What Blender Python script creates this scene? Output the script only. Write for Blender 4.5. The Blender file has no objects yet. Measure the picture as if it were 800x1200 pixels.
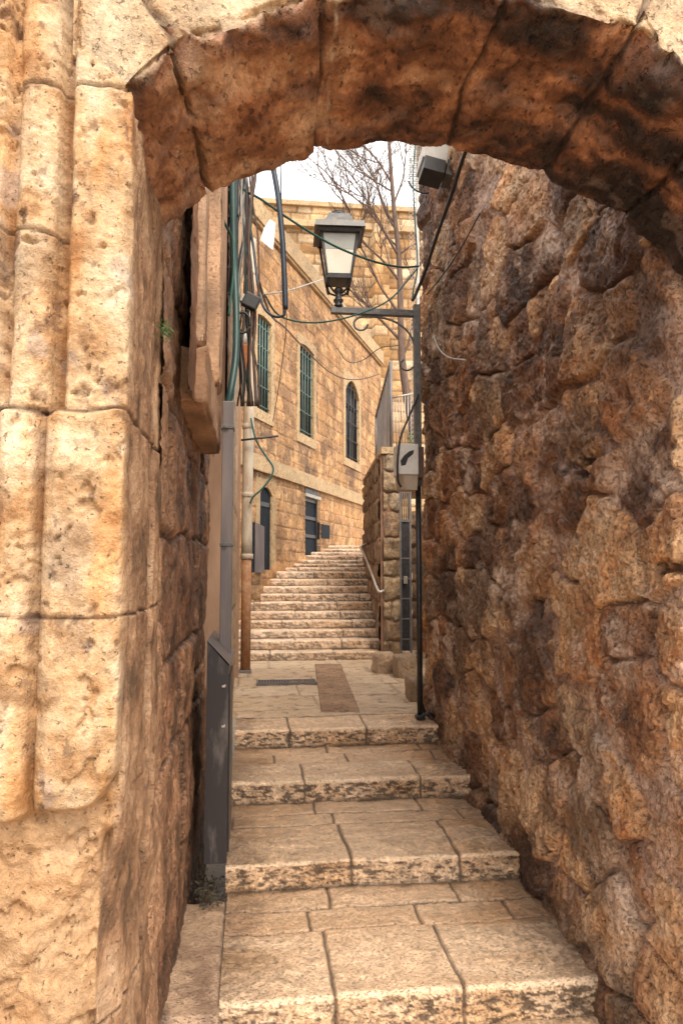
import bpy, bmesh, math, random
import numpy as np
from mathutils import Vector, Matrix
R = math.radians
random.seed(7)
scene = bpy.context.scene
COL = scene.collection

# ------------------------------------------------------------------ camera
F = 850.0                                   # focal length in pixels of a 1200 px high picture
TILT = math.atan(70 / F)
YAW = math.atan(104 * math.cos(TILT) / F)
EYE = np.array([0.0, 0.0, 1.63])
cam_d = bpy.data.cameras.new('camera')
cam = bpy.data.objects.new('camera', cam_d); COL.objects.link(cam)
cam.location = EYE
cam.rotation_euler = (math.pi / 2 + TILT, 0, -YAW)
cam_d.sensor_fit = 'VERTICAL'; cam_d.sensor_height = 36.0; cam_d.sensor_width = 24.0
cam_d.lens = 36.0 * F / 1200
cam_d.clip_start = 0.05; cam_d.clip_end = 600
scene.camera = cam

# ------------------------------------------------------------------ world and sun
SUN_EL, SUN_AZ = R(48), math.atan2(0.30, -0.80)
w = bpy.data.worlds.new('World'); scene.world = w; w.use_nodes = True
nt = w.node_tree; bg = nt.nodes['Background']
sky = nt.nodes.new('ShaderNodeTexSky'); sky.sky_type = 'NISHITA'; sky.sun_disc = False
sky.sun_elevation = SUN_EL; sky.sun_rotation = SUN_AZ; sky.dust_density = 5; sky.air_density = 1.0
mixw = nt.nodes.new('ShaderNodeMix'); mixw.data_type = 'RGBA'
mixw.inputs[0].default_value = 0.8
nt.links.new(sky.outputs[0], mixw.inputs[6]); mixw.inputs[7].default_value = (7.0, 6.75, 6.4, 1)   # a bright even layer of cloud
nt.links.new(mixw.outputs[2], bg.inputs[0]); bg.inputs[1].default_value = 0.15
sd = bpy.data.lights.new('sun', 'SUN'); sd.energy = 1.3; sd.angle = R(25); sd.color = (1.0, .90, .77)
sun = bpy.data.objects.new('sun', sd); COL.objects.link(sun)
sv = Vector((math.sin(SUN_AZ) * math.cos(SUN_EL), math.cos(SUN_AZ) * math.cos(SUN_EL), math.sin(SUN_EL)))
sun.rotation_euler = sv.to_track_quat('Z', 'Y').to_euler()
sun.location = sv * 30
scene.view_settings.view_transform = 'Standard'; scene.view_settings.look = 'None'
scene.view_settings.exposure = 1.3; scene.view_settings.gamma = 1
scene.render.engine = 'CYCLES'
scene.cycles.max_bounces = 8; scene.cycles.diffuse_bounces = 3

# ------------------------------------------------------------------ from a point of the photograph to a place
FW = np.array([math.sin(YAW) * math.cos(TILT), math.cos(YAW) * math.cos(TILT), math.sin(TILT)])
RT = np.array([math.cos(YAW), -math.sin(YAW), 0.0]); UP = np.cross(RT, FW)
def ray(px, py): return FW + RT * (px - 400) / F - UP * (py - 600) / F
def PY(px, py, Y): r = ray(px, py); return r * Y / r[1] + EYE
def PX(px, py, X): r = ray(px, py); return r * X / r[0] + EYE
def PZ(px, py, Z): r = ray(px, py); return r * (Z - EYE[2]) / r[2] + EYE

# ------------------------------------------------------------------ noise
_rng = np.random.RandomState(3)
_perm = np.concatenate([_rng.permutation(256)] * 3)
_g = _rng.normal(size=(256, 3)); _g /= np.linalg.norm(_g, axis=1)[:, None]
def perlin(x, y, z):
    x, y, z = np.broadcast_arrays(np.asarray(x, float), np.asarray(y, float), np.asarray(z, float))
    xi, yi, zi = np.floor(x).astype(int), np.floor(y).astype(int), np.floor(z).astype(int)
    xf, yf, zf = x - xi, y - yi, z - zi
    u, v, q = [t * t * t * (t * (t * 6 - 15) + 10) for t in (xf, yf, zf)]
    out = 0
    for dx in (0, 1):
        for dy in (0, 1):
            for dz in (0, 1):
                h = _perm[_perm[_perm[(xi + dx) & 255] + ((yi + dy) & 255)] + ((zi + dz) & 255)]
                g = _g[h]
                d = g[..., 0] * (xf - dx) + g[..., 1] * (yf - dy) + g[..., 2] * (zf - dz)
                out = out + d * (u if dx else 1 - u) * (v if dy else 1 - v) * (q if dz else 1 - q)
    return out * 1.5
def fbm(x, y, z=0.0, o=4, gain=.5):
    a, s, f = 1.0, 0.0, 1.0
    for i in range(o):
        s = s + a * perlin(x * f + 17.3 * i, y * f - 9.1 * i, z * f + 3.7 * i); a *= gain; f *= 2.03
    return s
def ridge(x, y, z=0.0, o=4):
    a, s, f = 1.0, 0.0, 1.0
    for i in range(o):
        s = s + a * (1 - 2 * np.abs(perlin(x * f + 7.7 * i, y * f + 5.1 * i, z * f))); a *= .5; f *= 2.1
    return s
def sst(a, b, x): t = np.clip((x - a) / (b - a), 0, 1); return t * t * (3 - 2 * t)

def blocks(u, v, rows, seed, wmin, wmax, warp=0.0, split=0.0, wf=1.6, corner=.03, fixed=None):
    """Courses of blocks: for every point the block's number, the metres to its nearest joint, and its own random numbers."""
    rg = np.random.RandomState(seed)
    if warp:
        u2 = u + warp * fbm(u * wf, v * wf, seed * 3.1, 3); v2 = v + warp * fbm(u * wf, v * wf, seed * 3.1 + 40, 3)
    else: u2, v2 = u, v
    rows = np.asarray(rows); r = np.clip(np.searchsorted(rows, v2) - 1, 0, len(rows) - 2)
    u0, u1 = u2.min() - wmax, u2.max() + wmax
    idd = np.zeros(u.shape, int); d = np.zeros(u.shape); lu = np.zeros(u.shape); lv = np.zeros(u.shape); base = 0
    for k in range(len(rows) - 1):
        e = [u0 - rg.rand() * wmax]
        while e[-1] < u1: e.append(e[-1] + wmin + (wmax - wmin) * rg.rand())
        if fixed and k in fixed: e = [u0 - 9] + list(fixed[k]) + [u1 + 9]
        e = np.array(e); n = len(e)
        sp = np.where(rg.rand(n) < split, .35 + .3 * rg.rand(n), 2.0)
        m = r == k
        if m.any():
            uu, vv = u2[m], v2[m]
            b = np.clip(np.searchsorted(e, uu) - 1, 0, n - 2)
            hgt = rows[k + 1] - rows[k]; t = (vv - rows[k]) / hgt; s = sp[b]; up = t > s
            lo = np.where(up, rows[k] + s * hgt, rows[k]); hi = np.where(s < 1.5, np.where(up, rows[k + 1], rows[k] + s * hgt), rows[k + 1])
            du = np.minimum(uu - e[b], e[b + 1] - uu); dv = np.minimum(vv - lo, hi - vv)
            # rounded corner distance
            c = corner
            dd = np.minimum(du, dv)
            near = (du < c) & (dv < c)
            dd = np.where(near, c - np.sqrt((c - np.minimum(du, c)) ** 2 + (c - np.minimum(dv, c)) ** 2), dd)
            d[m] = np.maximum(dd, 0); idd[m] = base + b * 2 + up
            lu[m] = (uu - e[b]) / (e[b + 1] - e[b]) * 2 - 1; lv[m] = (vv - lo) / (hi - lo) * 2 - 1
        base += 2 * n
    tab = np.random.RandomState(seed + 991).rand(base + 4, 6)
    return idd, d, lu, lv, tab[idd]

def rubble(u, v, su, sv, seed, jit=.8, jv=.55, warp=.03):
    """Irregular stones fitted together: number, metres to the joint, local coordinates and random numbers."""
    u2 = u + warp * fbm(u * 3, v * 3, seed * 1.7, 3); v2 = v + warp * fbm(u * 3, v * 3, seed * 1.7 + 31, 3) + .05 * fbm(u * .7, v * .7, seed + 3.3, 2)
    rg = np.random.RandomState(seed); N_ = 128; tab = rg.rand(N_, N_, 8)
    gv = np.floor(v2 / sv).astype(int)
    f1 = np.full(u.shape, 9.); f2 = np.full(u.shape, 9.); idd = np.zeros(u.shape, int); lu = np.zeros(u.shape); lv = np.zeros(u.shape)
    for dj in (-2, -1, 0, 1, 2):
        j = gv + dj; sh = tab[(j + 40) % N_, 0, 7] * su
        gi = np.floor((u2 - sh) / su).astype(int)
        for di in (-2, -1, 0, 1, 2):
            i = gi + di; t = tab[(j + 40) % N_, (i + 40) % N_]
            cx = sh + (i + .5 + jit * (t[..., 0] - .5)) * su; cy = (j + .5 + jv * (t[..., 1] - .5)) * sv
            ax, ay = np.abs(u2 - cx), np.abs(v2 - cy) * (su / sv) ** .6
            d = (ax ** 2.6 + ay ** 2.6) ** (1 / 2.6) - (t[..., 2] - .4) * su * .42
            m = d < f1
            f2 = np.where(m, f1, np.minimum(f2, d)); f1 = np.where(m, d, f1)
            idd = np.where(m, ((j + 40) % N_) * N_ + (i + 40) % N_, idd); lu = np.where(m, (u2 - cx) / su * 2, lu); lv = np.where(m, (v2 - cy) / sv * 2, lv)
    return idd, (f2 - f1) * .5, lu, lv, tab.reshape(-1, 8)[idd]

def ramp3(t, stops):
    t = np.asarray(t); xs = [q[0] for q in stops]
    return np.stack([np.interp(t, xs, [q[1][i] for q in stops]) for i in range(3)], -1)
def mixc(a, b, t): t = np.asarray(t)[..., None]; return np.asarray(a) * (1 - t) + np.asarray(b) * t

# ------------------------------------------------------------------ object helpers
def link(name, me, mat, parent=None):
    o = bpy.data.objects.new(name, me); COL.objects.link(o)
    if mat: me.materials.append(mat)
    if parent: o.parent = parent; o.matrix_parent_inverse = Matrix.Translation(-parent.location)
    return o
def tag(o, label, cat, group=None):
    o['label'] = label; o['category'] = cat
    if group: o['group'] = group
    return o
def struct(o): o['kind'] = 'structure'; return o
def thing(name, label, cat, loc=(0, 0, 0), group=None):
    o = bpy.data.objects.new(name, None); COL.objects.link(o); o.location = [float(c) for c in loc]
    o.empty_display_size = .1
    return tag(o, label, cat, group)

def grid(name, P, C, mat, parent=None, keep=None, flip=False, tint=(1, 1, 1)):
    """A dense sheet: P (n,m,3) places, C (n,m,3) colours of the stone itself."""
    n, m = P.shape[:2]; C = C * np.array(tint)
    idx = np.arange(n * m).reshape(n, m)
    q = np.stack([idx[:-1, :-1], idx[1:, :-1], idx[1:, 1:], idx[:-1, 1:]], -1)
    if flip: q = q[..., ::-1]
    q = q[keep] if keep is not None else q.reshape(-1, 4)
    q = q.reshape(-1, 4)
    me = bpy.data.meshes.new(name)
    used = np.zeros(n * m, bool); used[q.ravel()] = True
    remap = np.cumsum(used) - 1
    V = P.reshape(-1, 3)[used]; q = remap[q]
    me.vertices.add(len(V)); me.vertices.foreach_set('co', V.astype(np.float32).ravel())
    me.loops.add(q.size); me.loops.foreach_set('vertex_index', q.astype(np.int32).ravel())
    me.polygons.add(len(q)); me.polygons.foreach_set('loop_start', np.arange(0, q.size, 4, dtype=np.int32))
    me.polygons.foreach_set('use_smooth', np.ones(len(q), bool))
    me.update(calc_edges=True)
    ca = me.color_attributes.new('Col', 'FLOAT_COLOR', 'POINT')
    c4 = np.ones((len(V), 4), np.float32); c4[:, :3] = np.clip(C.reshape(-1, 3)[used], 0, 1)
    ca.data.foreach_set('color', c4.ravel())
    return link(name, me, mat, parent)

def bm_obj(name, bm, mat, parent=None, smooth=False, bevel=0):
    if bevel:
        bmesh.ops.bevel(bm, geom=[e for e in bm.edges if len(e.link_faces) == 2 and e.calc_face_angle(0) > .5], offset=bevel, segments=2, affect='EDGES', profile=.6)
    bmesh.ops.recalc_face_normals(bm, faces=bm.faces)
    me = bpy.data.meshes.new(name); bm.to_mesh(me); bm.free()
    if smooth:
        for p in me.polygons: p.use_smooth = True
    return link(name, me, mat, parent)
def box_into(bm, lo, hi, M=None):
    r = bmesh.ops.create_cube(bm, size=1.0)
    lo, hi = Vector(lo), Vector(hi)
    for v in r['verts']:
        v.co = Vector([(lo[i] + hi[i]) / 2 + v.co[i] * (hi[i] - lo[i]) for i in range(3)])
        if M: v.co = M @ v.co
def box(name, lo, hi, mat, parent=None, bevel=.004, M=None):
    bm = bmesh.new(); box_into(bm, lo, hi, M); return bm_obj(name, bm, mat, parent, bevel=bevel)
def prism_into(bm, pts, ext):
    ext = Vector(ext); a = [bm.verts.new(Vector(p)) for p in pts]; b = [bm.verts.new(Vector(p) + ext) for p in pts]
    bm.faces.new(a); bm.faces.new(b[::-1]); n = len(a)
    for i in range(n): bm.faces.new((a[i], b[i], b[(i + 1) % n], a[(i + 1) % n]))
def prism(name, pts, ext, mat, parent=None, bevel=0):
    bm = bmesh.new(); prism_into(bm, pts, ext); return bm_obj(name, bm, mat, parent, bevel=bevel)
def smooth_path(pts, k=6):
    p = [np.array(q, float) for q in pts]
    if len(p) < 3: return p
    p = [2 * p[0] - p[1]] + p + [2 * p[-1] - p[-2]]; out = []
    for i in range(1, len(p) - 2):
        for j in range(k):
            t = j / k; a, b, c, d = p[i - 1:i + 3]
            out.append(.5 * ((2 * b) + (-a + c) * t + (2 * a - 5 * b + 4 * c - d) * t * t + (-a + 3 * b - 3 * c + d) * t ** 3))
    return out + [p[-2]]
def tube_into(bm, pts, r0, r1=None, seg=8, cap=True):
    r1 = r0 if r1 is None else r1; n = len(pts); prev = None; rings = []
    pts = [Vector([float(c) for c in q]) for q in pts]
    for i, c in enumerate(pts):
        t = (pts[min(i + 1, n - 1)] - pts[max(i - 1, 0)])
        t = t.normalized() if t.length > 1e-9 else Vector((0, 0, 1))
        if prev is None: a = t.orthogonal().normalized()
        else:
            a = prev - t * prev.dot(t); a = a.normalized() if a.length > 1e-6 else t.orthogonal().normalized()
        prev = a; b = t.cross(a); r = r0 + (r1 - r0) * i / max(n - 1, 1)
        rings.append([bm.verts.new(c + (a * math.cos(2 * math.pi * j / seg) + b * math.sin(2 * math.pi * j / seg)) * r) for j in range(seg)])
    for k in range(n - 1):
        for j in range(seg):
            f = bm.faces.new((rings[k][j], rings[k][(j + 1) % seg], rings[k + 1][(j + 1) % seg], rings[k + 1][j])); f.smooth = True
    if cap: bm.faces.new(rings[0][::-1]); bm.faces.new(rings[-1])
def tube(name, pts, r0, mat, parent=None, r1=None, seg=8, k=6):
    bm = bmesh.new(); tube_into(bm, smooth_path(pts, k), r0, r1, seg); return bm_obj(name, bm, mat, parent)
def lathe_into(bm, c, prof, seg=20):
    c = Vector(c); rings = []
    for r, z in prof: rings.append([bm.verts.new(c + Vector((r * math.cos(2 * math.pi * j / seg), r * math.sin(2 * math.pi * j / seg), z))) for j in range(seg)])
    for k in range(len(rings) - 1):
        for j in range(seg):
            f = bm.faces.new((rings[k][j], rings[k][(j + 1) % seg], rings[k + 1][(j + 1) % seg], rings[k + 1][j])); f.smooth = True
    bm.faces.new(rings[0][::-1]); bm.faces.new(rings[-1])

# ------------------------------------------------------------------ materials
def stone_mat(name, scale=1.0, bump=.5, rough=.8, pit=.5, stretch=(1, 1, 1), var=.35, dist=.01, spec=.35, pscale=55, plo=.35):
    """Stone: its own colour from the sheet, broken up by grain, pits full of dirt and a rough surface."""
    m = bpy.data.materials.new(name); m.use_nodes = True; t = m.node_tree; N = t.nodes; L = t.links
    b = N['Principled BSDF']
    tc = N.new('ShaderNodeTexCoord'); mp = N.new('ShaderNodeMapping'); mp.inputs['Scale'].default_value = [scale * s for s in stretch]
    L.new(tc.outputs['Object'], mp.inputs[0])
    def noise(sc, det, rough_=.6):
        n = N.new('ShaderNodeTexNoise'); n.inputs['Scale'].default_value = sc; n.inputs['Detail'].default_value = det; n.inputs['Roughness'].default_value = rough_
        L.new(mp.outputs[0], n.inputs['Vector']); return n.outputs[0]
    def mth(op, a, bb=None, c=None):
        n = N.new('ShaderNodeMath'); n.operation = op
        for i, x in enumerate((a, bb, c)):
            if x is None: continue
            if isinstance(x, (int, float)): n.inputs[i].default_value = x
            else: L.new(x, n.inputs[i])
        return n.outputs[0]
    def ramp(x, a, bb):
        n = N.new('ShaderNodeMapRange'); L.new(x, n.inputs[0]); n.inputs[1].default_value = a; n.inputs[2].default_value = bb; n.interpolation_type = 'SMOOTHSTEP'; return n.outputs[0]
    at = N.new('ShaderNodeAttribute'); at.attribute_name = 'Col'
    n1, n2, n3 = noise(7, 6), noise(60, 6, .65), noise(190, 3)
    n5 = noise(pscale, 5, .6)
    pits = ramp(n5, plo, plo + .07)                            # 0 in a pit
    g = mth('MULTIPLY_ADD', mth('SUBTRACT', n2, .5), var * 2.2, 1.0)
    g = mth('MULTIPLY', g, mth('MULTIPLY_ADD', mth('SUBTRACT', n1, .5), var * 1.8, 1.0))
    g = mth('MULTIPLY', g, mth('MULTIPLY_ADD', mth('SUBTRACT', n3, .5), var * 1.2, 1.0))
    g = mth('MULTIPLY', g, mth('MULTIPLY_ADD', pits, pit, 1 - pit))
    mul = N.new('ShaderNodeMix'); mul.data_type = 'RGBA'; mul.blend_type = 'MULTIPLY'; mul.inputs[0].default_value = 1
    comb = N.new('ShaderNodeCombineColor')
    for i in range(3): L.new(g, comb.inputs[i])
    L.new(at.outputs['Color'], mul.inputs[6]); L.new(comb.outputs[0], mul.inputs[7])
    L.new(mul.outputs[2], b.inputs['Base Color'])
    h = mth('ADD', mth('MULTIPLY', n2, .55), mth('MULTIPLY', n3, .22)); h = mth('ADD', h, mth('MULTIPLY', pits, .55)); h = mth('ADD', h, mth('MULTIPLY', n1, .6))
    bp = N.new('ShaderNodeBump'); bp.inputs['Strength'].default_value = bump; bp.inputs['Distance'].default_value = dist
    L.new(h, bp.inputs['Height']); L.new(bp.outputs[0], b.inputs['Normal'])
    L.new(mth('MULTIPLY_ADD', mth('SUBTRACT', n1, .5), .5, rough), b.inputs['Roughness'])
    b.inputs['Specular IOR Level'].default_value = spec
    return m
def plain_mat(name, col, col2=None, rough=.5, metal=0.0, scale=12, bump=.1, amount=(.45, .65), stretch=(1, 1, 1)):
    m = bpy.data.materials.new(name); m.use_nodes = True; t = m.node_tree; N = t.nodes; L = t.links; b = N['Principled BSDF']
    tc = N.new('ShaderNodeTexCoord'); mp = N.new('ShaderNodeMapping'); mp.inputs['Scale'].default_value = stretch
    L.new(tc.outputs['Object'], mp.inputs[0])
    n = N.new('ShaderNodeTexNoise'); n.inputs['Scale'].default_value = scale; n.inputs['Detail'].default_value = 6; n.inputs['Roughness'].default_value = .65
    L.new(mp.outputs[0], n.inputs['Vector'])
    mr = N.new('ShaderNodeMapRange'); mr.inputs[1].default_value, mr.inputs[2].default_value = amount; L.new(n.outputs[0], mr.inputs[0])
    mx = N.new('ShaderNodeMix'); mx.data_type = 'RGBA'; L.new(mr.outputs[0], mx.inputs[0])
    c2 = col2 or tuple(x * .6 for x in col)
    mx.inputs[6].default_value = (*col, 1); mx.inputs[7].default_value = (*c2, 1)
    L.new(mx.outputs[2], b.inputs['Base Color'])
    b.inputs['Metallic'].default_value = metal
    r = N.new('ShaderNodeMapRange'); r.inputs[3].default_value = max(rough - .12, .05); r.inputs[4].default_value = min(rough + .15, 1); L.new(n.outputs[0], r.inputs[0]); L.new(r.outputs[0], b.inputs['Roughness'])
    bp = N.new('ShaderNodeBump'); bp.inputs['Strength'].default_value = bump; bp.inputs['Distance'].default_value = .005
    L.new(n.outputs[0], bp.inputs['Height']); L.new(bp.outputs[0], b.inputs['Normal'])
    return m
M_wall = stone_mat('rubble stone', 1, 1.0, .50, .12, var=.7, dist=.024, spec=.5, pscale=62, plo=.38)
M_dress = stone_mat('worn limestone', 1, .95, .72, .34, var=.5, dist=.015, pscale=75, plo=.30)
M_arch = stone_mat('sooty arch stone', .9, 1.0, .42, .18, var=.8, dist=.014, stretch=(1.2, .6, 1.2), pscale=45, plo=.34, spec=.5)
M_step = stone_mat('chiselled paving', 1, 1.0, .38, .14, stretch=(1.0, 1.6, 1.6), var=.42, dist=.010, spec=.5, pscale=80, plo=.37)
M_house = stone_mat('house ashlar', .5, .5, .85, .3, var=.6, dist=.03, pscale=50, plo=.37)
M_plain = stone_mat('trim stone', .6, .5, .8, .4, var=.6, dist=.01, pscale=30, plo=.37)
M_iron = plain_mat('black painted iron', (.030, .030, .034), (.06, .05, .045), .42, .3, 30)
M_lampiron = plain_mat('grey painted iron', (.10, .098, .095), (.17, .155, .14), .45, .3, 20, .2)
M_cab = plain_mat('dark grey cabinet paint', (.030, .027, .030), (.14, .122, .115), .36, .2, 13, .25, (.52, .74), (1, 1, .25))
M_chan = plain_mat('grey purple steel', (.12, .105, .11), (.19, .155, .14), .45, .3, 12, .15, (.4, .7), (1, 1, .15))
M_pipe = plain_mat('pale pipe', (.50, .43, .34), (.36, .26, .17), .5, 0, 9, .1, (.45, .65), (1, 1, .3))
M_rust = plain_mat('rusty pipe', (.30, .13, .055), (.40, .24, .13), .75, 0, 14, .3)
M_green = plain_mat('green cable', (.022, .085, .070), (.035, .11, .09), .45, 0, 20, .05)
M_blue = plain_mat('dark blue cable', (.020, .032, .050), (.03, .045, .065), .4, 0, 20, .05)
M_black = plain_mat('black cable', (.016, .015, .016), (.03, .027, .025), .5, 0, 20, .05)
M_brown = plain_mat('brown cable', (.10, .055, .035), (.06, .035, .025), .6, 0, 20, .05)
M_pale = plain_mat('pale grey cable', (.40, .38, .34), (.28, .25, .21), .6, 0, 20, .05)
M_tealp = plain_mat('teal conduit', (.022, .062, .060), (.035, .085, .075), .45, 0, 9, .05)
M_grille = plain_mat('green window iron', (.10, .17, .145), (.15, .20, .17), .5, .2, 12)
M_dark = plain_mat('dark interior', (.012, .013, .015), (.022, .022, .022), .3, 0, 3)
M_door = plain_mat('blue black door paint', (.012, .017, .025), (.022, .027, .034), .7, 0, 7)
M_door.node_tree.nodes['Principled BSDF'].inputs['Specular IOR Level'].default_value = .12
M_dark.node_tree.nodes['Principled BSDF'].inputs['Specular IOR Level'].default_value = .2
M_white = plain_mat('white plastic', (.70, .68, .63), (.58, .55, .49), .5, 0, 8)
M_glass = plain_mat('milky lamp glass', (.40, .41, .37), (.34, .34, .30), .22, 0, 5, .02)
M_glasslow = plain_mat('milky lamp diffuser', (.74, .70, .58), (.66, .61, .50), .25, 0, 5, .02)
M_grey = plain_mat('light grey casing', (.46, .44, .40), (.34, .31, .27), .5, .1, 9)
M_bark = plain_mat('red brown bark', (.15, .095, .07), (.085, .06, .05), .85, 0, 18, .6, (.4, .6), (1, 1, .25))
M_leaf = plain_mat('weed leaves', (.05, .10, .02), (.09, .13, .03), .6, 0, 30)
M_deadleaf = plain_mat('dry dark leaves', (.035, .028, .016), (.07, .05, .025), .7, 0, 30)
M_tan = plain_mat('tan plaster', (.36, .225, .145), (.22, .13, .085), .85, 0, 4, .3, (.35, .7), (1, 1, .35))
M_redtan = plain_mat('red brown plaster', (.26, .14, .085), (.16, .085, .05), .85, 0, 5, .4, (.35, .7), (1, 1, .5))
M_gate = plain_mat('grey gate paint', (.13, .125, .13), (.20, .17, .15), .5, .3, 10)
M_rail = plain_mat('pale rail metal', (.42, .38, .33), (.30, .26, .22), .45, .4, 14)
M_hand = plain_mat('worn steel', (.50, .46, .42), (.35, .29, .23), .4, .6, 20)

# ------------------------------------------------------------------ ground
XR, XL = 1.46, -0.285
def plane_grid(x0, x1, y0, y1, res):
    return np.meshgrid(np.arange(x0, x1 + res, res), np.arange(y0, y1 + res, res), indexing='ij')
X, Y = np.meshgrid(np.linspace(-150, 150, 121), np.linspace(-150, 150, 121), indexing='ij')
Z = np.full_like(X, -.42)
struct(grid('ground', np.stack([X, Y, Z], -1), mixc((.34, .24, .15), (.26, .18, .11), fbm(X * .1, Y * .1) * .5 + .5), M_step))
# paving where the photographer stands
X, Y = plane_grid(-3.0, 4.0, -5.0, 1.75, .03)
idd, d, lu, lv, rn = blocks(X, Y, np.arange(-6, 3, .45), 31, .4, .8)
struct(grid('pavement', np.stack([X, Y, -.31 + .006 * sst(0, .02, d) + .004 * fbm(X * 4, Y * 4)], -1), mixc((.10, .07, .045), mixc((.42, .29, .18), (.36, .24, .14), rn[..., 0]), sst(0, .01, d)), M_step))

# ------------------------------------------------------------------ stone steps
def step_mesh(name, nose, z, depth, riser, x0, x1, seed, parent, res=.0065, front=.40, wmin=.42, wmax=.78, rows=None, slope=.012, grime=1.0, tone=(.68, .49, .325), fronts=None, worn=.5):
    r = .022
    s = np.arange(0, depth + riser + res, res)
    u = np.arange(x0, x1 + res, res)
    U, S = np.meshgrid(u, s, indexing='ij')
    # joints: the front row carries the nosing and the riser
    rr = [-.6 * 0 - .2] + [0] + list(rows if rows is not None else np.arange(.0 + (depth - front) / 2, depth - front + .01, (depth - front) / 2))
    rr = sorted(set([-.3] + [round(q, 3) for q in rr if q <= depth - front + .001 and q > 0.02] + [depth + riser + .6]))
    idd, d, lu, lv, rn = blocks(U, S, rr, seed, wmin, wmax, warp=.012, wf=3, corner=.012, fixed={len(rr) - 2: fronts} if fronts else None)
    jag = fbm(U * 3, S * 3, seed, 4)
    rloc = r * (1.0 + .5 * fbm(U * 5, U * 0, seed + .5, 3))
    t = S - depth
    a = np.clip((t + rloc) / (2 * rloc), 0, 1) * math.pi / 2
    on = np.abs(t) < rloc
    Yp = np.where(t <= -rloc, nose + depth - S, np.where(on, nose + rloc - rloc * np.sin(a), nose))
    Zp = np.where(t <= -rloc, z, np.where(on, z - rloc + rloc * np.cos(a), z - t))
    Zp = Zp + slope * (Yp - nose) / max(depth, .1)
    nY, nZ = -np.sin(a), np.cos(a)
    joint = sst(.001, .012 + .005 * jag, d)
    rough = .004 * fbm(U * 14, S * 14, seed, 3) + .006 * fbm(U * 3.2, S * 3.2, seed + 5, 3)
    rough = rough + np.where(t > 0, .005 * fbm(U * 9, S * 16, seed + 9, 3), 0)
    h = -.014 * (1 - joint) + rough + (rn[..., 1] - .5) * .006 + lu * (rn[..., 2] - .5) * .006
    h = h + .0022 * fbm(U * 38 + S * 14, S * 26 - U * 10, seed + 47, 3, .7)
    Yp = Yp + nY * h + .012 * fbm(U * 1.3, S * 0, seed + 2, 2); Zp = Zp + nZ * h
    c = mixc(tone, np.array(tone) * (.88, .80, .72), rn[..., 0])
    c = mixc(c, np.array(tone) * (1.13, 1.14, 1.18), sst(.0, .8, fbm(U * 2.5, S * 2.5, seed + 3, 4)) * .8)
    c = mixc(c, np.array(tone) * (.72, .58, .42), sst(-.1, .7, fbm(U * 1.6, S * 4.0, seed + 8, 4)) * .75)
    # grime in joints, at the foot of the riser, blotches of black lichen on the riser
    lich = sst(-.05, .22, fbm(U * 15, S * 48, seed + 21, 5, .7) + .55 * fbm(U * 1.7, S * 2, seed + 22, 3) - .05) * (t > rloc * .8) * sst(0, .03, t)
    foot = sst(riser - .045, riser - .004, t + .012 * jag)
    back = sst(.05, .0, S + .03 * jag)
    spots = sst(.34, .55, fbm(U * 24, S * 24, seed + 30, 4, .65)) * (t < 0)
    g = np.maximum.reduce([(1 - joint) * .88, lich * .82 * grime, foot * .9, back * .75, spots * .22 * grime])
    backrow = sst(.004, -.004, S - (depth - front)) if rows else np.zeros_like(S)      # plainer brown slabs behind the nosing stones
    c = mixc(c, c * (.80, .68, .56), backrow * (.55 + .45 * rn[..., 3]))
    peck = fbm(U * 38 + S * 14, S * 26 - U * 10, seed + 47, 3, .7)                          # the mason's pecking
    c = c * (1 + .35 * fbm(U * 12, S * 12, seed + 44, 6, .7) + .42 * peck * (1 - .6 * backrow))[..., None].clip(.3, 1.7)
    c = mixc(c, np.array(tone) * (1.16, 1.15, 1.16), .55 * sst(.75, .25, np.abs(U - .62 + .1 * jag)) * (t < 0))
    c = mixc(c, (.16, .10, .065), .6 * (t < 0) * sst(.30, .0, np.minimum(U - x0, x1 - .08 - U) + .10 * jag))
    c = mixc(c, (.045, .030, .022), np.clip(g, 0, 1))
    wear = sst(rloc * 1.8, 0, np.abs(t)) * worn * (g < .5)
    c = mixc(c, np.array(tone) * (1.35, 1.36, 1.38), wear)
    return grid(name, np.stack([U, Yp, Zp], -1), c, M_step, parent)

lower = thing('stone_staircase', 'four broad worn limestone steps rising from the archway between the two dark walls', 'staircase', (.6, 2.9, 0))
NOSE = [2.92, 3.84, 4.755, 5.60]; ZT = [0, .150, .298, .445]
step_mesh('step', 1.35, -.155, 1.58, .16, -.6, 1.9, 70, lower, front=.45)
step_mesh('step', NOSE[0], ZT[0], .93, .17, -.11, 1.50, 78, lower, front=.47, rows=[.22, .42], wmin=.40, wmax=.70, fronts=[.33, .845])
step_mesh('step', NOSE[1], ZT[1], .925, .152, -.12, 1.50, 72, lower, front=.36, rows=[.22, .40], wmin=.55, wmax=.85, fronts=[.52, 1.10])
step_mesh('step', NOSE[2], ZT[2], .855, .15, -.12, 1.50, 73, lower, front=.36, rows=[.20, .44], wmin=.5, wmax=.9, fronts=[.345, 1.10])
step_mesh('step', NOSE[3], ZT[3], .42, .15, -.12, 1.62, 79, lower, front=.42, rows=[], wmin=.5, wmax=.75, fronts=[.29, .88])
for s_ in lower.children: pass

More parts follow.
